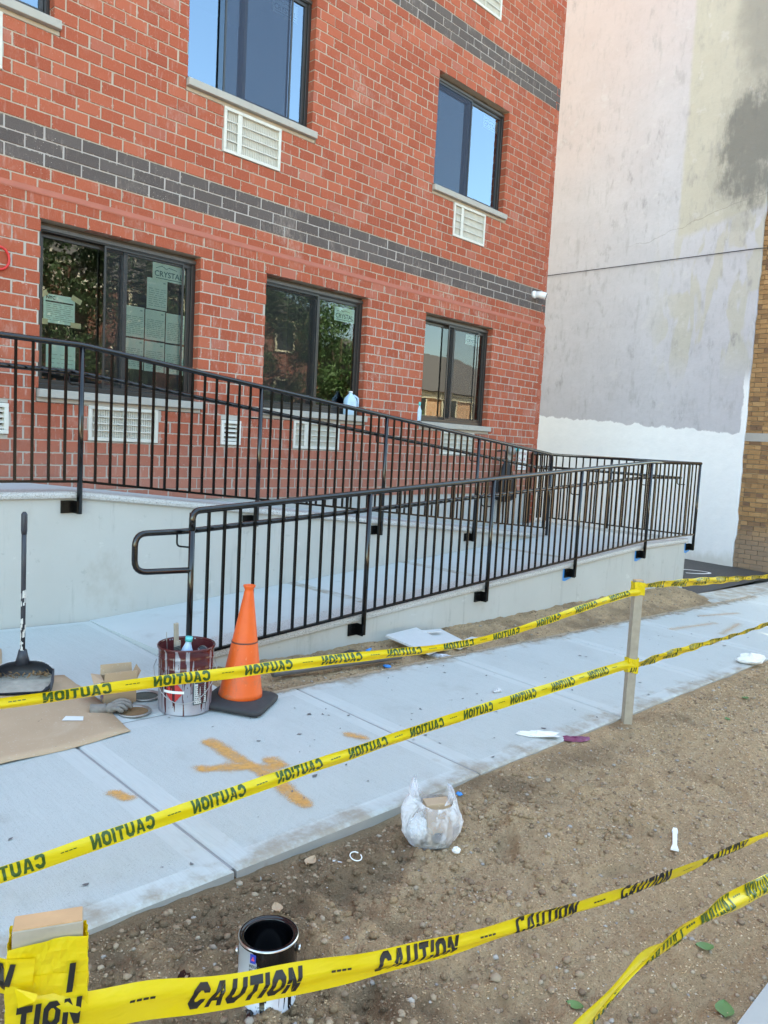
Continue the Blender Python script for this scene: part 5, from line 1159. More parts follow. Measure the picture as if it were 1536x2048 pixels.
def tape(label, pts, words, mirror, ink, word_len=.245, period=.36, start=0., lh=None, tilt=0., wave=.003, seed=0, twist=None, clip=True, voff=.12, split=True):
    t = thing('caution_tape', label, 'tape', tuple(pts[len(pts)//2][:3]), 'yellow caution tape'); C = catmull(pts, 12); N_ = len(C); P = C[:, :3]; Wd = C[:, 3]
    s = np.concatenate([[0], np.cumsum(np.linalg.norm(np.diff(P, axis=0), axis=1))]); tv = np.gradient(P, axis=0); tv /= np.linalg.norm(tv, axis=1)[:, None]
    upv = np.zeros((N_, 3)); nv = np.zeros((N_, 3))
    for i in range(N_):
        tl = tilt+.12*math.sin(s[i]*2.3+seed)+(twist(s[i]/s[-1]) if twist else 0)
        h = np.cross(tv[i], (0, 0, 1)); h /= np.linalg.norm(h)
        if h@(CAM-P[i]) < 0: h = -h
        u = np.array([0, 0, 1.])-tv[i]*tv[i][2]; u /= np.linalg.norm(u); upv[i] = u*math.cos(tl)+h*math.sin(tl); nv[i] = h*math.cos(tl)-u*math.sin(tl)
    K = 7
    def at(si, v):
        i = min(max(np.interp(si, s, np.arange(N_)), 0), N_-1.001); j = int(i); f_ = i-j; g = lambda A: A[j]*(1-f_)+A[j+1]*f_
        w = float(np.interp(si, s, Wd)); q = v-.5
        rip = wave*(math.sin(si*19+seed+q*5)*.6+math.sin(q*9+si*3.1+seed)*.9)+.004*math.cos(q*math.pi*2)
        return g(P)+g(upv)*(q*w)+g(nv)*rip, g(nv)
    M_ = int(s[-1]/.02)+2; vs = []; fs = []
    for a in np.linspace(0, s[-1], M_):
        for k in range(K): vs.append(at(a, k/(K-1))[0])
    for i in range(M_-1):
        for k in range(K-1): fs.append((i*K+k, i*K+k+1, (i+1)*K+k+1, (i+1)*K+k))
    m = MB(); m.add(vs, fs); m.build('film', 'tape_film', t, True)
    letters, tw = block_word(); q = start; small = MB()
    while q+word_len < s[-1]-.01:
        w = float(np.interp(q, s, Wd)); hh = lh or w*1.02
        for L_ in letters:
            m = MB() if split else small
            for poly in L_:
                pv = []
                for a, b in poly:
                    u = a/tw*word_len; u = word_len-u if mirror else u; vv = voff+b*hh/w; vv = min(vv, .985) if clip else vv
                    p, n_ = at(q+u, vv); pv.append(p+n_*.0018)
                m.add(pv, [tuple(range(len(pv)))])
            if split: m.build('letter', ink, t)
        q += period
    if small.v: small.build('lettering', ink, t, kind='stuff')
    m = MB(); q = start-(period-word_len)*.5
    while q < s[-1]-.06:
        if q > 0:
            for k in range(4):
                a, b = q-.025+k*.013, q-.025+k*.013+.010
                m.add([at(a, .60)[0]+at(a, .6)[1]*.0016, at(b, .60)[0]+at(b, .6)[1]*.0016, at(b, .66)[0]+at(b, .66)[1]*.0016, at(a, .66)[0]+at(a, .66)[1]*.0016], [(0, 1, 2, 3)])
        q += period
    if m.v: m.build('small_print', ink, t, kind='stuff')
    return t
def wrap(t, x, y, z, hw, hd, axis, w, turns=2, rise=.004, seed=1):
    a = np.array([*axis, 0.])/np.linalg.norm(axis); b = np.array([-a[1], a[0], 0]); m = MB(); n = 40*turns; vs = []; rr = random.Random(seed)
    for i in range(n+1):
        g = 2*math.pi*i/40; ca, sa = math.cos(g), math.sin(g); k = 1/max(abs(ca), abs(sa)); o_ = .003+.0015*i/40+.0018*rr.random(); zz = z+rise*math.sin(i*.35+seed)+.006*(i//40)
        c = np.array([x, y, 0])+a*(max(-1, min(1, ca*k))*(hw+o_))+b*(max(-1, min(1, sa*k))*(hd+o_))
        for q in range(5): vs.append(c+np.array([0, 0, zz+w*(q/4-.5)])+(a*ca+b*sa)*.0018*math.sin(q*2.1+i*.9))
    m.add(vs, [(i*5+q, i*5+q+1, (i+1)*5+q+1, (i+1)*5+q) for i in range(n) for q in range(4)]); return m.build('wrap', 'tape_film', t)
a3 = np.array([*sax, 0.]); n3 = np.array([-.436, -.90, 0]); S2C = np.array([S2X, S2Y, 0])
def S2P(a, b, z, w): p = S2C+a3*a+n3*b; return (p[0], p[1], z, w)
T1 = [(-2.4, -4.11, .70, .037), (-1.822, -4.144, 0.689, 0.0371), (-1.668, -4.153, 0.685, 0.0375), (-1.453, -4.166, 0.676, 0.0385), (-1.207, -4.181, 0.667, 0.0396), (-0.924, -4.199, 0.649, 0.0408), (-0.594, -4.219, 0.632, 0.0423), (-0.203, -4.243, 0.605, 0.0419), (0.131, -4.264, 0.581, 0.0404), (0.387, -4.28, 0.572, 0.0425), (0.63, -4.295, 0.576, 0.0419), (0.915, -4.312, 0.595, 0.0415), (1.137, -4.326, 0.614, 0.043), (1.425, -4.344, 0.64, 0.0422), (1.811, -4.368, 0.668, 0.0418), (1.925, -4.40, .675, .042)]
T2 = [(-2.4, -4.11, .165, .047), (-1.821, -4.144, 0.164, 0.0478), (-1.664, -4.153, 0.164, 0.0487), (-1.521, -4.162, 0.167, 0.0508), (-1.365, -4.172, 0.173, 0.0515), (-1.194, -4.182, 0.179, 0.0522), (-1.007, -4.194, 0.185, 0.053), (-0.8, -4.207, 0.191, 0.0539), (-0.571, -4.221, 0.199, 0.0529), (-0.315, -4.237, 0.203, 0.0539), (-0.028, -4.254, 0.212, 0.0549), (0.297, -4.274, 0.219, 0.0562), (0.667, -4.297, 0.223, 0.0551), (1.094, -4.324, 0.224, 0.0566), (1.484, -4.348, 0.226, 0.0573), (1.869, -4.371, 0.225, 0.0577), (1.93, -4.40, .225, .057)]
T5 = [(1.95, -4.395, .70, .048), (2.108, -4.379, 0.695, 0.053), (2.713, -4.388, 0.657, 0.0578), (3.439, -4.4, 0.607, 0.0598), (4.274, -4.414, 0.56, 0.0578), (5.741, -4.438, 0.488, 0.0577), (8, -4.46, .40, .057)]
T6 = [(1.95, -4.395, 0.21, 0.0737), (2.344, -4.382, 0.196, 0.0716), (2.986, -4.393, 0.173, 0.0675), (3.651, -4.404, 0.157, 0.0657), (4.392, -4.416, 0.144, 0.0673), (5.874, -4.44, 0.11, 0.0636), (8, -4.46, .08, .06)]
T3 = [S2P(-.052, .027, .604, .062), S2P(0, .028, .590, .062), S2P(.054, .028, .572, .062), (-1.849, -5.324, 0.536, 0.0627), (-1.76, -5.339, 0.507, 0.0627), (-1.683, -5.353, 0.485, 0.0641), (-1.601, -5.367, 0.466, 0.0645), (-1.512, -5.383, 0.447, 0.063), (-1.404, -5.402, 0.422, 0.0596), (-1.272, -5.425, 0.397, 0.0562), (-1.126, -5.45, 0.372, 0.0536), (-0.964, -5.478, 0.35, 0.0506), (-0.783, -5.51, 0.327, 0.0486), (-0.578, -5.546, 0.303, 0.0462), (-0.347, -5.586, 0.281, 0.0465), (-0.083, -5.632, 0.266, 0.0467), (0.241, -5.689, 0.251, 0.0505), (0.654, -5.761, 0.233, 0.0517), (1.6, -5.9, .22, .05)]
T4 = [(-1.5, -5.70, .28, .045), (-1.142, -5.723, 0.3, 0.0427), (-1.06, -5.728, 0.307, 0.0463), (-0.974, -5.734, 0.322, 0.0392), (-0.892, -5.739, 0.336, 0.0292), (-0.803, -5.744, 0.345, 0.0465), (-0.679, -5.752, 0.335, 0.0536), (-0.484, -5.764, 0.315, 0.0523), (-0.291, -5.776, 0.289, 0.0529), (-0.083, -5.789, 0.252, 0.0506), (0.287, -5.812, 0.18, 0.0497), (1.0, -5.86, .12, .05)]
t = tape('yellow caution tape passing before the pail and cone to the stake top', T1, 1, True, 'tape_ink_green', .215, .355, .14, .036, .1, seed=1)
wrap(t, S1X, S1Y, .69, .027, .022, (.80, -.60), .075, 2, .004, 3)
t = tape('yellow caution tape hung low over the sidewalk from the lower left to the stake', T2, 1, True, 'tape_ink_green', .22, .358, .29, .046, -.1, seed=2)
w_ = wrap(t, S1X, S1Y, .215, .027, .022, (.80, -.60), .085, 2, .005, 5)
m = MB(); sx_ = np.array([.80, -.60, 0]); sn_ = np.array([-.60, -.80, 0]); Ls, tw = block_word('AU')
for L_ in Ls:
    m = MB()
    for poly in L_: m.add([np.array([S1X, S1Y, .176])+sx_*(-.022+p[0]/tw*.044)+sn_*.0295+np.array([0, 0, p[1]*.032]) for p in poly], [tuple(range(len(poly)))])
    m.build('letter', 'tape_ink_black', t)
tape('upper crumpled caution tape running from the stake to the far right', T5, 1, True, 'tape_ink_green', .24, .36, .12, None, .55, .006, 3, None, split=False)
tape('lower caution tape running from the stake over the far sidewalk', T6, 1, True, 'tape_ink_green', .24, .36, .1, None, .6, .007, 4, None, split=False)
t = tape('nearest caution tape with black CAUTION print, stretched from the broad stake', T3, 1, False, 'tape_ink_black', .235, .42, .305, .046, .05, .0035, 5, lambda q: .9*max(0, min(1, (q-.35)/.35)), False, .16)
wrap(t, S2X, S2Y, .655, .051, .020, sax, .078, 2, .005, 8); wrap(t, S2X, S2Y, .600, .0525, .0215, sax, .078, 2, .006, 9)
for wd, a0, z0, ww, hh in (('TION', -.046, .562, .098, .045), ('I', .028, .628, .014, .048)):
    Ls, tw = block_word(wd)
    for L_ in Ls:
        m = MB()
        for poly in L_: m.add([S2C+a3*(a0+p[0]/tw*ww)+n3*.0335+np.array([0, 0, z0-.15*(a0+.05)+p[1]*hh]) for p in poly], [tuple(range(len(poly)))])
        m.build('letter', 'tape_ink_black', t)
m = MB(); m.add([np.array([S2X, S2Y, .640])-a3*.045+n3*.034, np.array([S2X, S2Y, .632])-a3*.012+n3*.046, np.array([S2X, S2Y, .622])-a3*.016+n3*.048, np.array([S2X, S2Y, .606])-a3*.040+n3*.034], [(0, 1, 2, 3)]); m.build('loose_end', 'tape_film', t)
T7 = [(-2.6, -5.12, .70, .064), (-2.166, -5.242, 0.681, 0.0653), S2P(-.10, .016, .662, .067), S2P(-.054, .0265, .652, .067), S2P(-.02, .0275, .648, .066)]
tape('short run of caution tape leaving the broad stake towards the left edge', T7, 1, False, 'tape_ink_black', .2, .4, .385, .046, .0, .003, 7, None, False, .16)
tape('twisted caution tape sagging across the lower right corner over the dirt', T4, 1, True, 'tape_ink_green', .2, .30, .36, None, .25, .006, 6, lambda q: .8*math.sin(q*9), True)

# ------------------------------------------------------------------ spray paint marks on the flags
def spray_mat():
    t = NT('spray_mark'); o = t.n.new('ShaderNodeVertexColor'); o.layer_name = 'mask'
    tr = t.n.new('ShaderNodeBsdfTransparent'); mx = t.n.new('ShaderNodeMixShader'); g = t.noise(330, 2, .6)
    f = t.step(t.m1('ADD', o.outputs[0], t.m1('MULTIPLY', t.m1('SUBTRACT', g, .5), 1.5)), .26, .80)
    t.set(Base_Color=t.mix(t.noise(30, 4), (.66, .30, .06), (.74, .40, .11)), Roughness=.9)
    f = t.m1('MULTIPLY', f, t.m1('MULTIPLY_ADD', t.step(t.noise(24, 5, .75), .36, .62), .30, .55))
    t.link(f, mx.inputs[0]); t.link(tr.outputs[0], mx.inputs[1]); t.link(t.b.outputs[0], mx.inputs[2]); t.link(mx.outputs[0], t.out.inputs[0]); MATS['spray_mark'] = t.m
spray_mat()
def spray(label, strokes, r, dens=1., group='orange spray paint marks'):
    pts = np.array([p for s_ in strokes for p in s_]); x0, y0 = pts.min(0)-3*r; x1, y1 = pts.max(0)+3*r; st = .009
    nx, ny = int((x1-x0)/st)+2, int((y1-y0)/st)+2; X, Y = np.meshgrid(np.linspace(x0, x1, nx), np.linspace(y0, y1, ny)); D = np.full(X.shape, 9.)
    for s_ in strokes:
        for a, b in zip(s_[:-1], s_[1:]):
            a, b = np.array(a), np.array(b); d = b-a; q = np.clip(((X-a[0])*d[0]+(Y-a[1])*d[1])/(d@d), 0, 1); D = np.minimum(D, np.hypot(X-a[0]-q*d[0], Y-a[1]-q*d[1]))
    D = D*(1+.9*fbm(X*11, Y*11, 3, 41))+.012*fbm(X*40, Y*40, 2, 43); val = np.clip(1.05-(D/r)*.55, 0, 1)*dens
    ii = np.arange(nx*ny).reshape(ny, nx); keep = np.maximum.reduce([val[:-1, :-1], val[1:, :-1], val[1:, 1:], val[:-1, 1:]]) > .01
    F = np.stack([ii[:-1, :-1], ii[:-1, 1:], ii[1:, 1:], ii[1:, :-1]], -1)[keep]
    V = np.stack([X, Y, GP(X, Y)+.0032], -1).reshape(-1, 3); me = bpy.data.meshes.new('spray_mark'); used = np.unique(F); mp = -np.ones(nx*ny, int); mp[used] = np.arange(len(used))
    me.from_pydata(V[used].tolist(), [], mp[F].tolist()); at_ = me.color_attributes.new('mask', 'FLOAT_COLOR', 'POINT'); vv = val.reshape(-1)[used]
    at_.data.foreach_set('color', np.stack([vv, vv, vv, np.ones_like(vv)], -1).reshape(-1).tolist()); me.materials.append(MATS['spray_mark'])
    o = bpy.data.objects.new('spray_mark', me); COL.objects.link(o); tag(o, label, 'paint mark', group)
spray('large orange spray paint cross on the flag in front of the cone', [[(-.405, -3.37), (-.40, -3.62), (-.395, -3.86), (-.43, -4.10)], [(-.60, -3.60), (-.50, -3.645), (-.40, -3.69), (-.34, -3.75), (-.285, -3.735), (-.29, -3.69)]], .036)
spray('small orange spray dab beside the first sidewalk joint at the left', [[(-1.02, -3.60), (-1.0, -3.66)]], .030)
spray('small orange spray dab on the flag right of the large cross', [[(.255, -3.655), (.285, -3.715)]], .034, .8)
spray('faded orange spray lines on the far sidewalk behind the stake', [[(5.0, -3.35), (5.9, -3.45)], [(5.4, -3.70), (6.2, -3.60)], [(6.1, -3.2), (6.9, -3.35)], [(4.6, -3.75), (4.95, -3.82)]], .05, .5)

# ------------------------------------------------------------------ clear plastic bag with paper bag inside
def bag_mat():
    t = NT('bag_plastic'); t.n.remove(t.b); tr = t.n.new('ShaderNodeBsdfTransparent'); tr.inputs[0].default_value = (.93, .94, .97, 1)
    d = t.n.new('ShaderNodeBsdfPrincipled'); d.inputs['Base Color'].default_value = (.86, .87, .92, 1); d.inputs['Roughness'].default_value = .22; t.b = d
    cr = t.noise(16, 3, .55, None, 1.4); t.bump(cr, .9, .02)
    lw = t.n.new('ShaderNodeLayerWeight'); lw.inputs[0].default_value = .35
    ridge = t.step(t.noise(9, 3, .6, t.scale(t.pos(), (1.6, 1.6, .6)), .8), .46, .62)
    f = t.m1('MULTIPLY_ADD', lw.outputs['Facing'], .45, t.m1('MULTIPLY_ADD', ridge, .40, .22), clamp=True)
    mx = t.n.new('ShaderNodeMixShader'); t.link(f, mx.inputs[0]); t.link(tr.outputs[0], mx.inputs[1]); t.link(d.outputs[0], mx.inputs[2]); t.link(mx.outputs[0], t.out.inputs[0]); MATS['bag_plastic'] = t.m
bag_mat()
bx_, by_ = -.165, -4.565; bz = ground_z(bx_, by_)-.006
t = thing('plastic_bag', 'crumpled clear plastic carrier bag standing on the dirt at the sidewalk edge', 'bag', (bx_, by_, bz))
def BL(a, b, z): return np.array([bx_, by_, bz])+R3*a+B3*b+np.array([0, 0, z])
prof = [(.03, .002), (.075, .004), (.100, .020), (.118, .055), (.122, .10), (.116, .14), (.102, .170), (.088, .190)]
n = 44; vs = []; fs = []
for i, (r, z) in enumerate(prof):
    for k in range(n):
        a = 2*math.pi*k/n; w = 1+.42*float(fbm(np.array([math.cos(a)*1.8+4]), np.array([math.sin(a)*1.8+z*13]), 3, 51)[0])+.10*math.sin(5*a+z*30)*.5
        zz = z+.016*math.sin(a*2+1)*(i/7)**2+(.02*float(fbm(np.array([a*2]), np.array([z*20]), 2, 8)[0]) if 1 < i < 7 else 0); vs.append(BL(r*w*math.cos(a)*1.02, r*w*math.sin(a)*.72, zz))
for i in range(len(prof)-1):
    for k in range(n): fs.append((i*n+k, i*n+(k+1) % n, (i+1)*n+(k+1) % n, (i+1)*n+k))
fs.append(tuple(range(n-1, -1, -1))); m = MB(); m.add(vs, fs); m.build('body', 'bag_plastic', t, True)
for a0, a1, ht, lx in ((2.0, 4.2, .268, -.055), (-1.0, 1.0, .245, .045)):
    m = MB(); vs = []; fs = []; g = 12; h_ = 8
    for j in range(h_+1):
        for i in range(g+1):
            a = a0+(a1-a0)*i/g; k = j/h_; p0 = BL(.082*math.cos(a)*1.02, .082*math.sin(a)*.72, .184); p1 = BL(lx+.018*math.cos(a)*1.2, .012*math.sin(a)+.01, ht+.01*math.sin(i*1.7)); p = p0*(1-k)+p1*k
            p = p+np.array([0, 0, .008*math.sin(i*2.1)*k])+R3*(.016*math.sin(k*3.1)*math.cos(a)); vs.append(p)
    for j in range(h_):
        for i in range(g): fs.append((j*(g+1)+i, j*(g+1)+i+1, (j+1)*(g+1)+i+1, (j+1)*(g+1)+i))
    m.add(vs, fs); m.build('handle', 'bag_plastic', t, True)
t = thing('paper_bag', 'brown paper bag standing inside the clear plastic bag', 'paper bag', tuple(BL(.03, 0, .02)))
m = MB(); m.obox(BL(.028, .0, .092), (R3*.98+B3*.2+np.array([0, 0, .06]), B3-R3*.2, (-.12*R3[0], -.12*R3[1], 1)), (.05, .03, .090)); smooth_bevel(m.build('body', 'cardboard', t), .004)
m = MB(); m.obox(BL(.02, -.03, .10), (R3*.98+B3*.2, B3-R3*.2, (-.12*R3[0], -.12*R3[1], 1)), (.004, .0015, .075)); m.build('fold', 'paper_white', t)
m = MB(); m.lathe([(0, -.02), (.024, -.014), (.032, 0), (.022, .016), (0, .02)], tuple(BL(.035, -.045, .045)), 12); tag(m.build('dark_wrapper', 'plastic_dark', None, True), 'dark crumpled wrapper in the bottom of the clear plastic bag', 'wrapper')

# ------------------------------------------------------------------ litter and stones
def crumple(name, label, cat, x, y, r, hgt, mat, seed, n=18, z=None, stretch=(1, 1), rot=0.):
    z = ground_z(x, y) if z is None else z; m = MB(); vs = []; fs = []; L_ = 7
    for i in range(L_+1):
        ph = math.pi*i/L_
        for k in range(n):
            a = 2*math.pi*k/n; q = 1+.9*float(fbm(np.array([math.cos(a)*2.2+seed]), np.array([math.sin(a)*2.2+ph*1.7]), 3, seed)[0])
            u, v = r*math.sin(ph)*math.cos(a)*q*stretch[0], r*math.sin(ph)*math.sin(a)*q*stretch[1]
            vs.append((x+u*math.cos(rot)-v*math.sin(rot), y+u*math.sin(rot)+v*math.cos(rot), z+hgt*(.5-.5*math.cos(ph))*q))
    for i in range(L_):
        for k in range(n): fs.append((i*n+k, (i)*n+(k+1) % n, (i+1)*n+(k+1) % n, (i+1)*n+k))
    m.add(vs, fs); return tag(m.build(name, mat), label, cat)
crumple('white_tissue', 'crumpled white tissue in the left of the clear plastic bag', 'tissue', *BL(-.05, .0, 0)[:2], .042, .10, 'white_scrap', 44, 26, bz+.012)
crumple('tissue', 'flat crumpled white tissue on the sidewalk edge left of the stake', 'tissue', 1.18, -4.215, .055, .022, 'white_scrap', 3, stretch=(2.1, .75), rot=-.75)
crumple('snack_wrapper', 'dark purple snack wrapper on the sidewalk edge beside the white tissue', 'wrapper', 1.345, -4.36, .05, .018, 'purple_scrap', 9, stretch=(1.7, .8), rot=-.75)
crumple('paper_wad', 'white crumpled cloth wad at the far sidewalk edge near the right border', 'cloth', 4.40, -4.30, .085, .075, 'white_scrap', 12, stretch=(1.5, .8), rot=-.75)
crumple('blue_scrap', 'small bright blue scrap on the dirt at the sidewalk edge', 'scrap', .25, -4.39, .016, .014, 'blue_tape', 15)
crumple('white_block', 'small white translucent chunk lying right of the plastic bag', 'scrap', -.165, -4.70, .016, .024, 'white_scrap', 18)
crumple('rag', 'scrap of clear film by the grey tiles in the soil strip', 'film', 1.98, -2.83, .05, .02, 'bag_plastic', 21, stretch=(1.8, .8), rot=-.6)
crumple('white_cup_bit', 'small white plaster crumb on the flag beneath the second tape', 'scrap', 1.62, -3.63, .03, .02, 'tile_grey', 24, stretch=(1.3, .7))
t = thing('plastic_spatula', 'white plastic stick lying on the sand at the right', 'stick', (.75, -5.19, -.12)); m = MB()
p0, p1 = np.array([.615, -5.243, 0]), np.array([.875, -5.138, 0]); d = (p1-p0)/np.linalg.norm(p1-p0); e = np.array([-d[1], d[0], 0]); L_ = np.linalg.norm(p1-p0)
for a, b, w0, w1 in ((0, .05, .016, .010), (.05, L_-.03, .009, .010), (L_-.03, L_, .013, .008)):
    q0, q1 = p0+d*a, p0+d*b; z0, z1 = ground_z(*q0[:2])+.012, ground_z(*q1[:2])+.012
    m.hexa([q0-e*w0+[0, 0, z0], q1-e*w1+[0, 0, z1], q1+e*w1+[0, 0, z1], q0+e*w0+[0, 0, z0]], [q0-e*w0+[0, 0, z0+.008], q1-e*w1+[0, 0, z1+.008], q1+e*w1+[0, 0, z1+.008], q0+e*w0+[0, 0, z0+.008]])
m.build('shaft', 'white_scrap', t)
def leaf(label, x, y, l, rot, mat, curl=.2):
    m = MB(); vs = []; fs = []; g = 8
    for i in range(g+1):
        u = i/g; w = .36*l*math.sin(math.pi*min(1, u*.96+.04))**.8
        for k in (-1, 0, 1):
            a, b = (u-.5)*l, k*w; xx, yy = x+a*math.cos(rot)-b*math.sin(rot), y+a*math.sin(rot)+b*math.cos(rot); vs.append((xx, yy, 0.006+curl*l*(abs(k)*.35+(u-.5)**2)))
    z = ground_z(x, y); vs = [(a, b, c+z) for a, b, c in vs]
    for i in range(g):
        for k in range(2): fs.append((i*3+k, i*3+k+1, (i+1)*3+k+1, (i+1)*3+k))
    m.add(vs, fs); tag(m.build('fallen_leaf', mat, None, True), label, 'leaf', 'fallen leaves')
leaf('green leaf in a small hollow near the lower right corner', -.19, -5.735, .075, .4, 'leaf_green'); leaf('small green leaf on the dirt below the nearest tape', -.51, -5.42, .05, 1.9, 'leaf_green')
leaf('brown curled dead leaf on the dirt at the slab edge left of the bag', -.675, -4.42, .06, .3, 'cardboard', .5); leaf('dark green leaf under the twisted tape at the right border', .06, -5.58, .06, 2.2, 'leaf_green')
leaf('pale dry leaf on the dirt left of the paint can', -.99, -4.62, .05, 1.2, 'cardboard', .4); leaf('pinkish dry leaf lying on dirt above the paint can', -1.03, -4.70, .04, .2, 'cardboard', .3)
leaf('little green weed leaf on the dirt right of the stake', 2.7, -4.72, .05, .8, 'leaf_green'); leaf('green sprig in the dirt beyond the stake near the right border', 3.4, -4.6, .06, 2.8, 'leaf_green')
m = MB(); m.tube([(-.545+.022*math.cos(a), -4.525+.022*math.sin(a), ground_z(-.545, -4.525)+.008+.006*math.sin(a)) for a in np.linspace(.4, 6.2, 20)], .0022, 6); tag(m.build('plastic_ring', 'white_scrap', None, True), 'pale plastic ring on the dark dirt left of the bag', 'ring')
m = MB(); p = [(-.60, -4.46), (-.48, -4.56)]; m.tube([(a, b, ground_z(a, b)+.012) for a, b in p], .0025, 6); tag(m.build('thin_stick', 'white_scrap'), 'thin pale stick on the dark dirt beside the plastic ring', 'stick')
# pipe and broken tiles in the soil strip
m = MB(); m.tube([(.50, -2.70, GP(.5, -2.7)+.02), (1.0, -2.745, GP(1, -2.745)+.022), (1.58, -2.80, GP(1.58, -2.8)+.02)], .026, 14); tag(m.build('pipe', 'pipe_grey', None, True), 'dark grey pipe lying in the soil strip behind the cone', 'pipe')
def tile(label, poly, dz, th=.018, tilt=(0, 0)):
    m = MB(); m.prism(poly, lambda x, y: GP(x, y)+dz+tilt[0]*(x-2.1)+tilt[1]*(y+2.6), lambda x, y: GP(x, y)+dz+th+tilt[0]*(x-2.1)+tilt[1]*(y+2.6)); o = m.build('stone_tile', 'tile_grey'); smooth_bevel(o, .002); tag(o, label, 'tile', 'broken tiles in the soil strip')
tile('large grey stone tile leaning in the soil strip by the ramp wall', [(1.78, -2.46), (2.20, -2.41), (2.17, -2.80), (1.83, -2.86)], .035, tilt=(.0, .10))
tile('broken grey tile under the large one at its right side', [(2.12, -2.40), (2.50, -2.42), (2.44, -2.70), (2.10, -2.74)], .012, tilt=(-.02, .06))
tile('long chipped tile edge lying right of the broken tiles', [(2.20, -2.76), (2.62, -2.66), (2.66, -2.72), (2.24, -2.84)], -.005)
tile('whitish chipped plaster piece on top of the broken tiles', [(2.14, -2.47), (2.38, -2.52), (2.36, -2.56), (2.20, -2.54)], .052, .008, (0, .06))
crumple('blue_scrap', 'blue tape scrap on the soil strip below the second railing post', 'tape scrap', 1.56, -2.50, .03, .015, 'blue_tape', 31, stretch=(1.6, .5), rot=.4)
crumple('blue_scrap', 'blue tape scrap beside the pipe end in the soil strip', 'tape scrap', 1.40, -2.845, .03, .018, 'blue_tape', 33, stretch=(.7, 1.2))
crumple('black_film', 'crumpled dark plastic film on the soil below the second railing post', 'film', 1.35, -2.50, .075, .03, 'plastic_dark', 35, stretch=(1.6, .7))
# loose stones
def rock(rr, s=1.):
    t_ = (1+5**.5)/2; v = [(-1, t_, 0), (1, t_, 0), (-1, -t_, 0), (1, -t_, 0), (0, -1, t_), (0, 1, t_), (0, -1, -t_), (0, 1, -t_), (t_, 0, -1), (t_, 0, 1), (-t_, 0, -1), (-t_, 0, 1)]
    f = [(0, 11, 5), (0, 5, 1), (0, 1, 7), (0, 7, 10), (0, 10, 11), (1, 5, 9), (5, 11, 4), (11, 10, 2), (10, 7, 6), (7, 1, 8), (3, 9, 4), (3, 4, 2), (3, 2, 6), (3, 6, 8), (3, 8, 9), (4, 9, 5), (2, 4, 11), (6, 2, 10), (8, 6, 7), (9, 8, 1)]
    sx, sy, sz = rr.uniform(.75, 1.3), rr.uniform(.75, 1.2), rr.uniform(.5, .85)
    return [(a/1.9*s*sx*rr.uniform(.8, 1.15), b/1.9*s*sy*rr.uniform(.8, 1.15), c/1.9*s*sz*rr.uniform(.8, 1.15)) for a, b, c in v], f
rr = random.Random(21); proto = []
for i in range(8):
    v, f = rock(rr, 1.); m = MB(); m.add(v, f); proto.append(m.mesh('stone', 'stone', (0, 0, 0), True))
spots = [(.43, -4.62), (.9, -4.75), (1.4, -5.0), (.2, -5.2), (-.1, -5.05), (-.35, -5.3), (-.6, -5.2), (-.75, -5.35), (.55, -5.45), (1.1, -5.4), (-.9, -5.05), (-.28, -4.86), (.02, -4.88), (.62, -4.95), (1.8, -4.75), (2.3, -4.9), (2.9, -4.65), (-1.35, -5.05), (-.5, -4.98), (-.82, -4.72), (.3, -4.5), (-1.05, -5.3), (-1.5, -5.15), (.75, -4.55), (-.42, -5.55), (-.75, -5.6), (.35, -5.6), (1.9, -5.2), (3.6, -4.9), (-1.75, -4.75)]
for i, (x, y) in enumerate(spots):
    o = bpy.data.objects.new('stone', proto[i % 8]); COL.objects.link(o); s_ = rr.uniform(.010, .022); o.scale = (s_, s_, s_*.8); o.rotation_euler = (0, 0, rr.uniform(0, 6)); o.location = (x, y, ground_z(x, y)+s_*.3)
    tag(o, 'small rounded stone lying loose on the brown dirt', 'stone', 'loose stones on the dirt')
def pebbles(name, label, n, box, smin, smax, mat, zf, seed, power=2.5):
    rr = random.Random(seed); V = []; F = []; base = [rock(rr) for _ in range(10)]
    X = np.array([rr.uniform(box[0], box[1]) if rr.random() < .35 else box[0]+(box[1]-box[0])*rr.random()**2 for _ in range(n)]); Y = np.array([rr.uniform(box[2], box[3]) for _ in range(n)]); Zg = GP(X, Y)+zf(X, Y)
    for i in range(n):
        v, f = base[i % 10]; s_ = smin+(smax-smin)*rr.random()**power; a = rr.uniform(0, 6.28); c, sn = math.cos(a), math.sin(a); o = len(V)
        V += [(X[i]+(p[0]*c-p[1]*sn)*s_, Y[i]+(p[0]*sn+p[1]*c)*s_, Zg[i]+p[2]*s_+s_*.15) for p in v]; F += [tuple(q+o for q in t_) for t_ in f]
    me = bpy.data.meshes.new(name); me.from_pydata(V, [], F); me.polygons.foreach_set('use_smooth', [True]*len(F)); me.materials.append(MATS[mat]); o = bpy.data.objects.new(name, me); COL.objects.link(o); o['kind'] = 'stuff'; tag(o, label, 'gravel'); return o
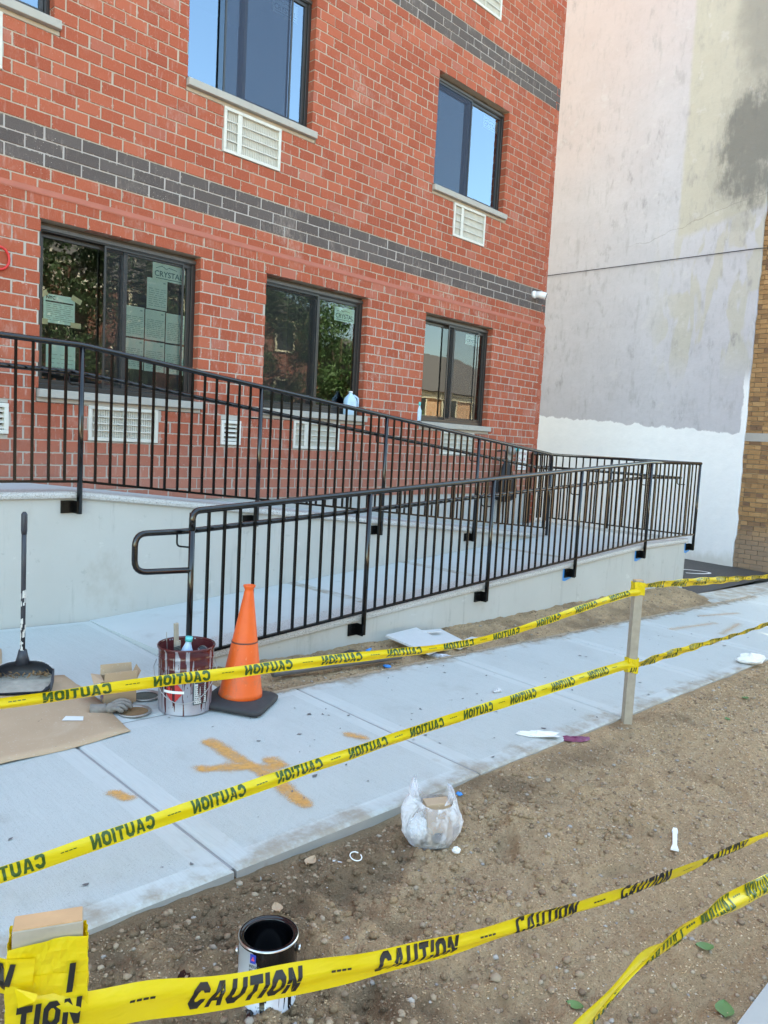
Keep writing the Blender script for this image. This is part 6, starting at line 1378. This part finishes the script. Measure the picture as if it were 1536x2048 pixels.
def grains(name, label, n, box, smin, smax, mat, zf, seed, power=2., near=True):
    g = np.random.default_rng(seed); k = g.random(n); X = box[0]+(box[1]-box[0])*(k**1.9 if near else k); Y = g.uniform(box[2], box[3], n); S = smin+(smax-smin)*g.random(n)**power
    S = S*(1+.25*np.clip(X, 0, 5)) if near else S
    Zg = GP(X, Y)+zf(X, Y); oc = np.array([(1, 0, 0), (0, 1, 0), (-1, 0, 0), (0, -1, 0), (0, 0, 1), (0, 0, -1)], float); fc = np.array([(0, 1, 4), (1, 2, 4), (2, 3, 4), (3, 0, 4), (1, 0, 5), (2, 1, 5), (3, 2, 5), (0, 3, 5)])
    P = oc[None]*g.uniform(.55, 1.25, (n, 6, 1))*np.array([1, 1, .75]); th = g.uniform(0, 6.28, n); c, sn = np.cos(th)[:, None], np.sin(th)[:, None]
    tz = g.uniform(-.5, .5, (n, 1)); xr, yr = P[..., 0]*c-P[..., 1]*sn, P[..., 0]*sn+P[..., 1]*c; zr = P[..., 2]+tz*P[..., 0]
    V = np.stack([X[:, None]+xr*S[:, None], Y[:, None]+yr*S[:, None], Zg[:, None]+(zr+.25)*S[:, None]], -1).reshape(-1, 3); F = (fc[None]+6*np.arange(n)[:, None, None]).reshape(-1, 3)
    me = bpy.data.meshes.new(name); me.from_pydata(V.tolist(), [], F.tolist()); me.materials.append(MATS[mat]); o = bpy.data.objects.new(name, me); COL.objects.link(o); o['kind'] = 'stuff'; tag(o, label, 'gravel'); return o
grains('sand_grains', 'coarse sand grains covering the brown dirt verge', 95000, (-2.3, 5.5, -5.82, -4.36), .0013, .0048, 'sand_grain', dirt_h, 31)
grains('soil_grains', 'coarse sand grains on the soil strip along the ramp', 14000, (.15, 7.3, -2.92, -2.34), .002, .007, 'sand_grain', strip_h, 33, 2., False)
pebbles('gravel', 'fine gravel and grit scattered over the brown dirt', 9000, (-2.3, 5, -5.78, -4.36), .0025, .0145, 'stone', dirt_h, 3, 3.2)
pebbles('soil_clods', 'dark crumbly soil clods at the sidewalk edge', 2200, (-2.2, .9, -5.1, -4.36), .003, .018, 'dirt', dirt_h, 5, 2.)
pebbles('strip_gravel', 'grit and small stones in the soil strip along the ramp wall', 1800, (.2, 7.2, -2.92, -2.36), .002, .014, 'stone', strip_h, 7, 2.5)
m = MB(); rr = random.Random(12)
for i in range(150):
    x = rr.uniform(-.5, 7) if i < 120 else rr.uniform(-2, 1); y = rr.uniform(SWF+.05, SWB-.05); e = rr.uniform(.003, .009) if i % 9 else rr.uniform(.010, .018); a = rr.uniform(0, 6); 
    m.add([(x+e*math.cos(a+k)*(1.6 if k % 2 < 1 else .6), y+e*math.sin(a+k), GP(x, y)+.0035+(.004 if k == 2.5 else 0)) for k in (0, 1.2, 2.5, 3.7, 5.)], [(0, 1, 2, 3, 4)])
o = m.build('paint_chips', 'pipe_grey'); o['kind'] = 'stuff'; tag(o, 'scattered dark chips and crumbs on the sidewalk flags', 'debris')
# sandy film washed over the back edge of the flags
def wash_mat():
    t = NT('sand_wash'); tr = t.n.new('ShaderNodeBsdfTransparent'); mx = t.n.new('ShaderNodeMixShader'); o = t.n.new('ShaderNodeVertexColor'); o.layer_name = 'mask'
    f = t.step(t.m1('ADD', o.outputs[0], t.m1('MULTIPLY', t.m1('SUBTRACT', t.noise(9, 6, .7), .5), 1.5)), .3, .95); t.set(Base_Color=(.36, .285, .20), Roughness=.95)
    t.link(f, mx.inputs[0]); t.link(tr.outputs[0], mx.inputs[1]); t.link(t.b.outputs[0], mx.inputs[2]); t.link(mx.outputs[0], t.out.inputs[0]); MATS['sand_wash'] = t.m
wash_mat()
xs_ = np.linspace(.2, 8.6, 300); ys_ = np.linspace(SWB-.42, SWB+.0, 26); X, Y = np.meshgrid(xs_, ys_); wd = .10+.12*np.clip((X-4)/3, 0, 1)+.10*fbm(X*1.5, Y*0, 3, 77)
val = np.clip(.85-(SWB-Y)/np.maximum(wd, .03)*.8, 0, 1); V = np.stack([X, Y, GP(X, Y)+.0022], -1).reshape(-1, 3); ii = np.arange(X.size).reshape(X.shape); F = np.stack([ii[:-1, :-1], ii[:-1, 1:], ii[1:, 1:], ii[1:, :-1]], -1).reshape(-1, 4)
me = bpy.data.meshes.new('sand_film'); me.from_pydata(V.tolist(), [], F.tolist()); at_ = me.color_attributes.new('mask', 'FLOAT_COLOR', 'POINT'); vv = val.reshape(-1); at_.data.foreach_set('color', np.stack([vv, vv, vv, np.ones_like(vv)], -1).reshape(-1).tolist()); me.materials.append(MATS['sand_wash'])
o = bpy.data.objects.new('sand_film', me); COL.objects.link(o); o['kind'] = 'stuff'; tag(o, 'thin sandy soil washed over the back edge of the flags', 'sand')

# ------------------------------------------------------------------ other side of the street (seen in the window panes)
struct(sheet('far_pavement', -70, 80, -16, -13.2, -.05, 'kerb_concrete'))
def tree(label, x, y, h, r, mat, nl, seed, bloom=0.):
    z = GP(x, y)-.1; t = thing('street_tree', label, 'tree', (x, y, z), 'trees across the street'); rr = random.Random(seed)
    m = MB(); m.tube([(x, y, z-.2), (x+.1, y, z+h*.25), (x-.05, y+.1, z+h*.5), (x+.1, y, z+h*.8)], [.22, .17, .12, .05], 10)
    for k in range(6):
        a = k*1.05; m.tube([(x, y, z+h*(.3+.05*k)), (x+r*.4*math.cos(a), y+r*.4*math.sin(a), z+h*(.45+.05*k)), (x+r*.75*math.cos(a), y+r*.75*math.sin(a), z+h*(.55+.06*k))], [.08, .05, .02], 6)
    m.build('trunk', 'bark', t, True)
    cl = [(rr.uniform(-1, 1)*r*.75, rr.uniform(-1, 1)*r*.75, h*rr.uniform(.35, .95), r*rr.uniform(.2, .38)) for _ in range(60)]
    m = MB(); mb2 = MB()
    for i in range(nl):
        cx_, cy_, cz_, cr_ = cl[i % 60]; d = np.array([rr.gauss(0, 1), rr.gauss(0, 1), rr.gauss(0, 1)]); d /= np.linalg.norm(d); p = np.array([x+cx_, y+cy_, z+cz_])+d*cr_*rr.uniform(.5, 1.)
        u = np.array([rr.gauss(0, 1), rr.gauss(0, 1), rr.gauss(0, 1)]); u /= np.linalg.norm(u); v = np.cross(u, d); v /= np.linalg.norm(v)+1e-9; s_ = rr.uniform(.045, .085)
        (mb2 if rr.random() < bloom else m).add([p-u*s_, p+v*s_*.5, p+u*s_, p-v*s_*.5], [(0, 1, 2, 3)])
    m.build('crown', mat, t)
    if mb2.v: mb2.build('blossom', 'bloom', t)
tree('flowering bushy tree across the street reflected in the left lower window', 8.0, -17.5, 9.0, 2.4, 'grass_leaf', 24000, 1, .08)
tree('tall leafy tree across the street left of the flowering one', 5.5, -19, 8.2, 2.8, 'grass_leaf', 9000, 2)
tree('green tree across the street reflected in the middle window', 20.0, -17.8, 9.0, 2.7, 'leaf_green', 18000, 3)
tree('dense dark tree added across the street right of the flowering one to dim reflections', 12.4, -17.2, 9.2, 2.6, 'grass_leaf', 18000, 7)  # added to block the sunlit houses from the lower panes
tree('dense dark tree added across the street before the red row house to dim reflections', 16.2, -18.2, 9.0, 2.4, 'grass_leaf', 14000, 8)  # added like the one before, to darken what the panes reflect
tree('small bright tree across the street beside the tan brick house', 22.4, -17.0, 5.2, 1.6, 'leaf_green', 3600, 4)
tree('broad tree across the street left of the camera', -3, -19, 8, 3.2, 'grass_leaf', 4200, 5)
def house(label, x0, x1, y1, h, mat, roof_h):
    z = GP((x0+x1)/2, y1)-.2; t = thing('row_house', label, 'house', ((x0+x1)/2, y1, z), 'houses across the street'); y0 = y1-9
    m = MB(); m.box(x0, x1, y0, y1, z-.5, z+h); m.build('wall', mat, t)
    m = MB(); m.add([(x0-.3, y1+.35, z+h), (x1+.3, y1+.35, z+h), (x1+.3, y0-.3, z+h), (x0-.3, y0-.3, z+h), (x0+.6, (y0+y1)/2, z+h+roof_h), (x1-.6, (y0+y1)/2, z+h+roof_h)], [(0, 1, 5, 4), (1, 2, 5), (2, 3, 4, 5), (3, 0, 4), (0, 3, 2, 1)]); m.build('roof', 'roof_shingle', t)
    n = int((x1-x0)/2.6)
    for i in range(n):
        for fl in range(int(h/3)):
            xa = x0+1+(x1-x0-2)*(i+.5)/n; za = z+1.3+fl*3
            f = MB(); f.box(xa-.62, xa+.62, y1+.002, y1+.07, za-.1, za+1.65); w_ = f.build('window', 'trim_cream', t)
            f = MB(); f.quad((xa-.5, y1+.075, za), (xa-.5, y1+.075, za+1.55), (xa+.5, y1+.075, za+1.55), (xa+.5, y1+.075, za)); f.build('pane', 'lens_black', w_)
    m = MB(); m.box(x0, x1, y1+.002, y1+.12, z+h-.35, z+h-.02); m.build('cornice', 'trim_cream', t)
house('tan brick row house across the street with grey roof', 24.5, 36, -19, 6.2, 'brick_peach', 2.6); house('dark red brick row house across the street behind trees', 11.5, 23.5, -23, 9.0, 'brick_maroon', 2.2); house('dark red brick house across the street behind the left trees', -8, 11.2, -24, 9.2, 'brick_maroon', 2.2)
t = thing('iron_fence', 'black iron picket fence on a low stone wall across the street', 'fence', (8, -14.6, 0))
m = MB(); m.box(2, 20, -14.9, -14.5, -1.2, 1.0); m.build('base_wall', 'kerb_concrete', t)
m = MB(); m.box(2, 20, -14.72, -14.68, 1.25, 1.30); m.box(2, 20, -14.72, -14.68, 2.6, 2.65); m.build('rail', 'black_bar', t)
pk = MB().box(-.018, .018, -.018, .018, 0, 2.0).mesh('picket', 'black_bar')
for i in range(112): place('picket', pk, t, (2.1+i*.16, -14.7, .98))
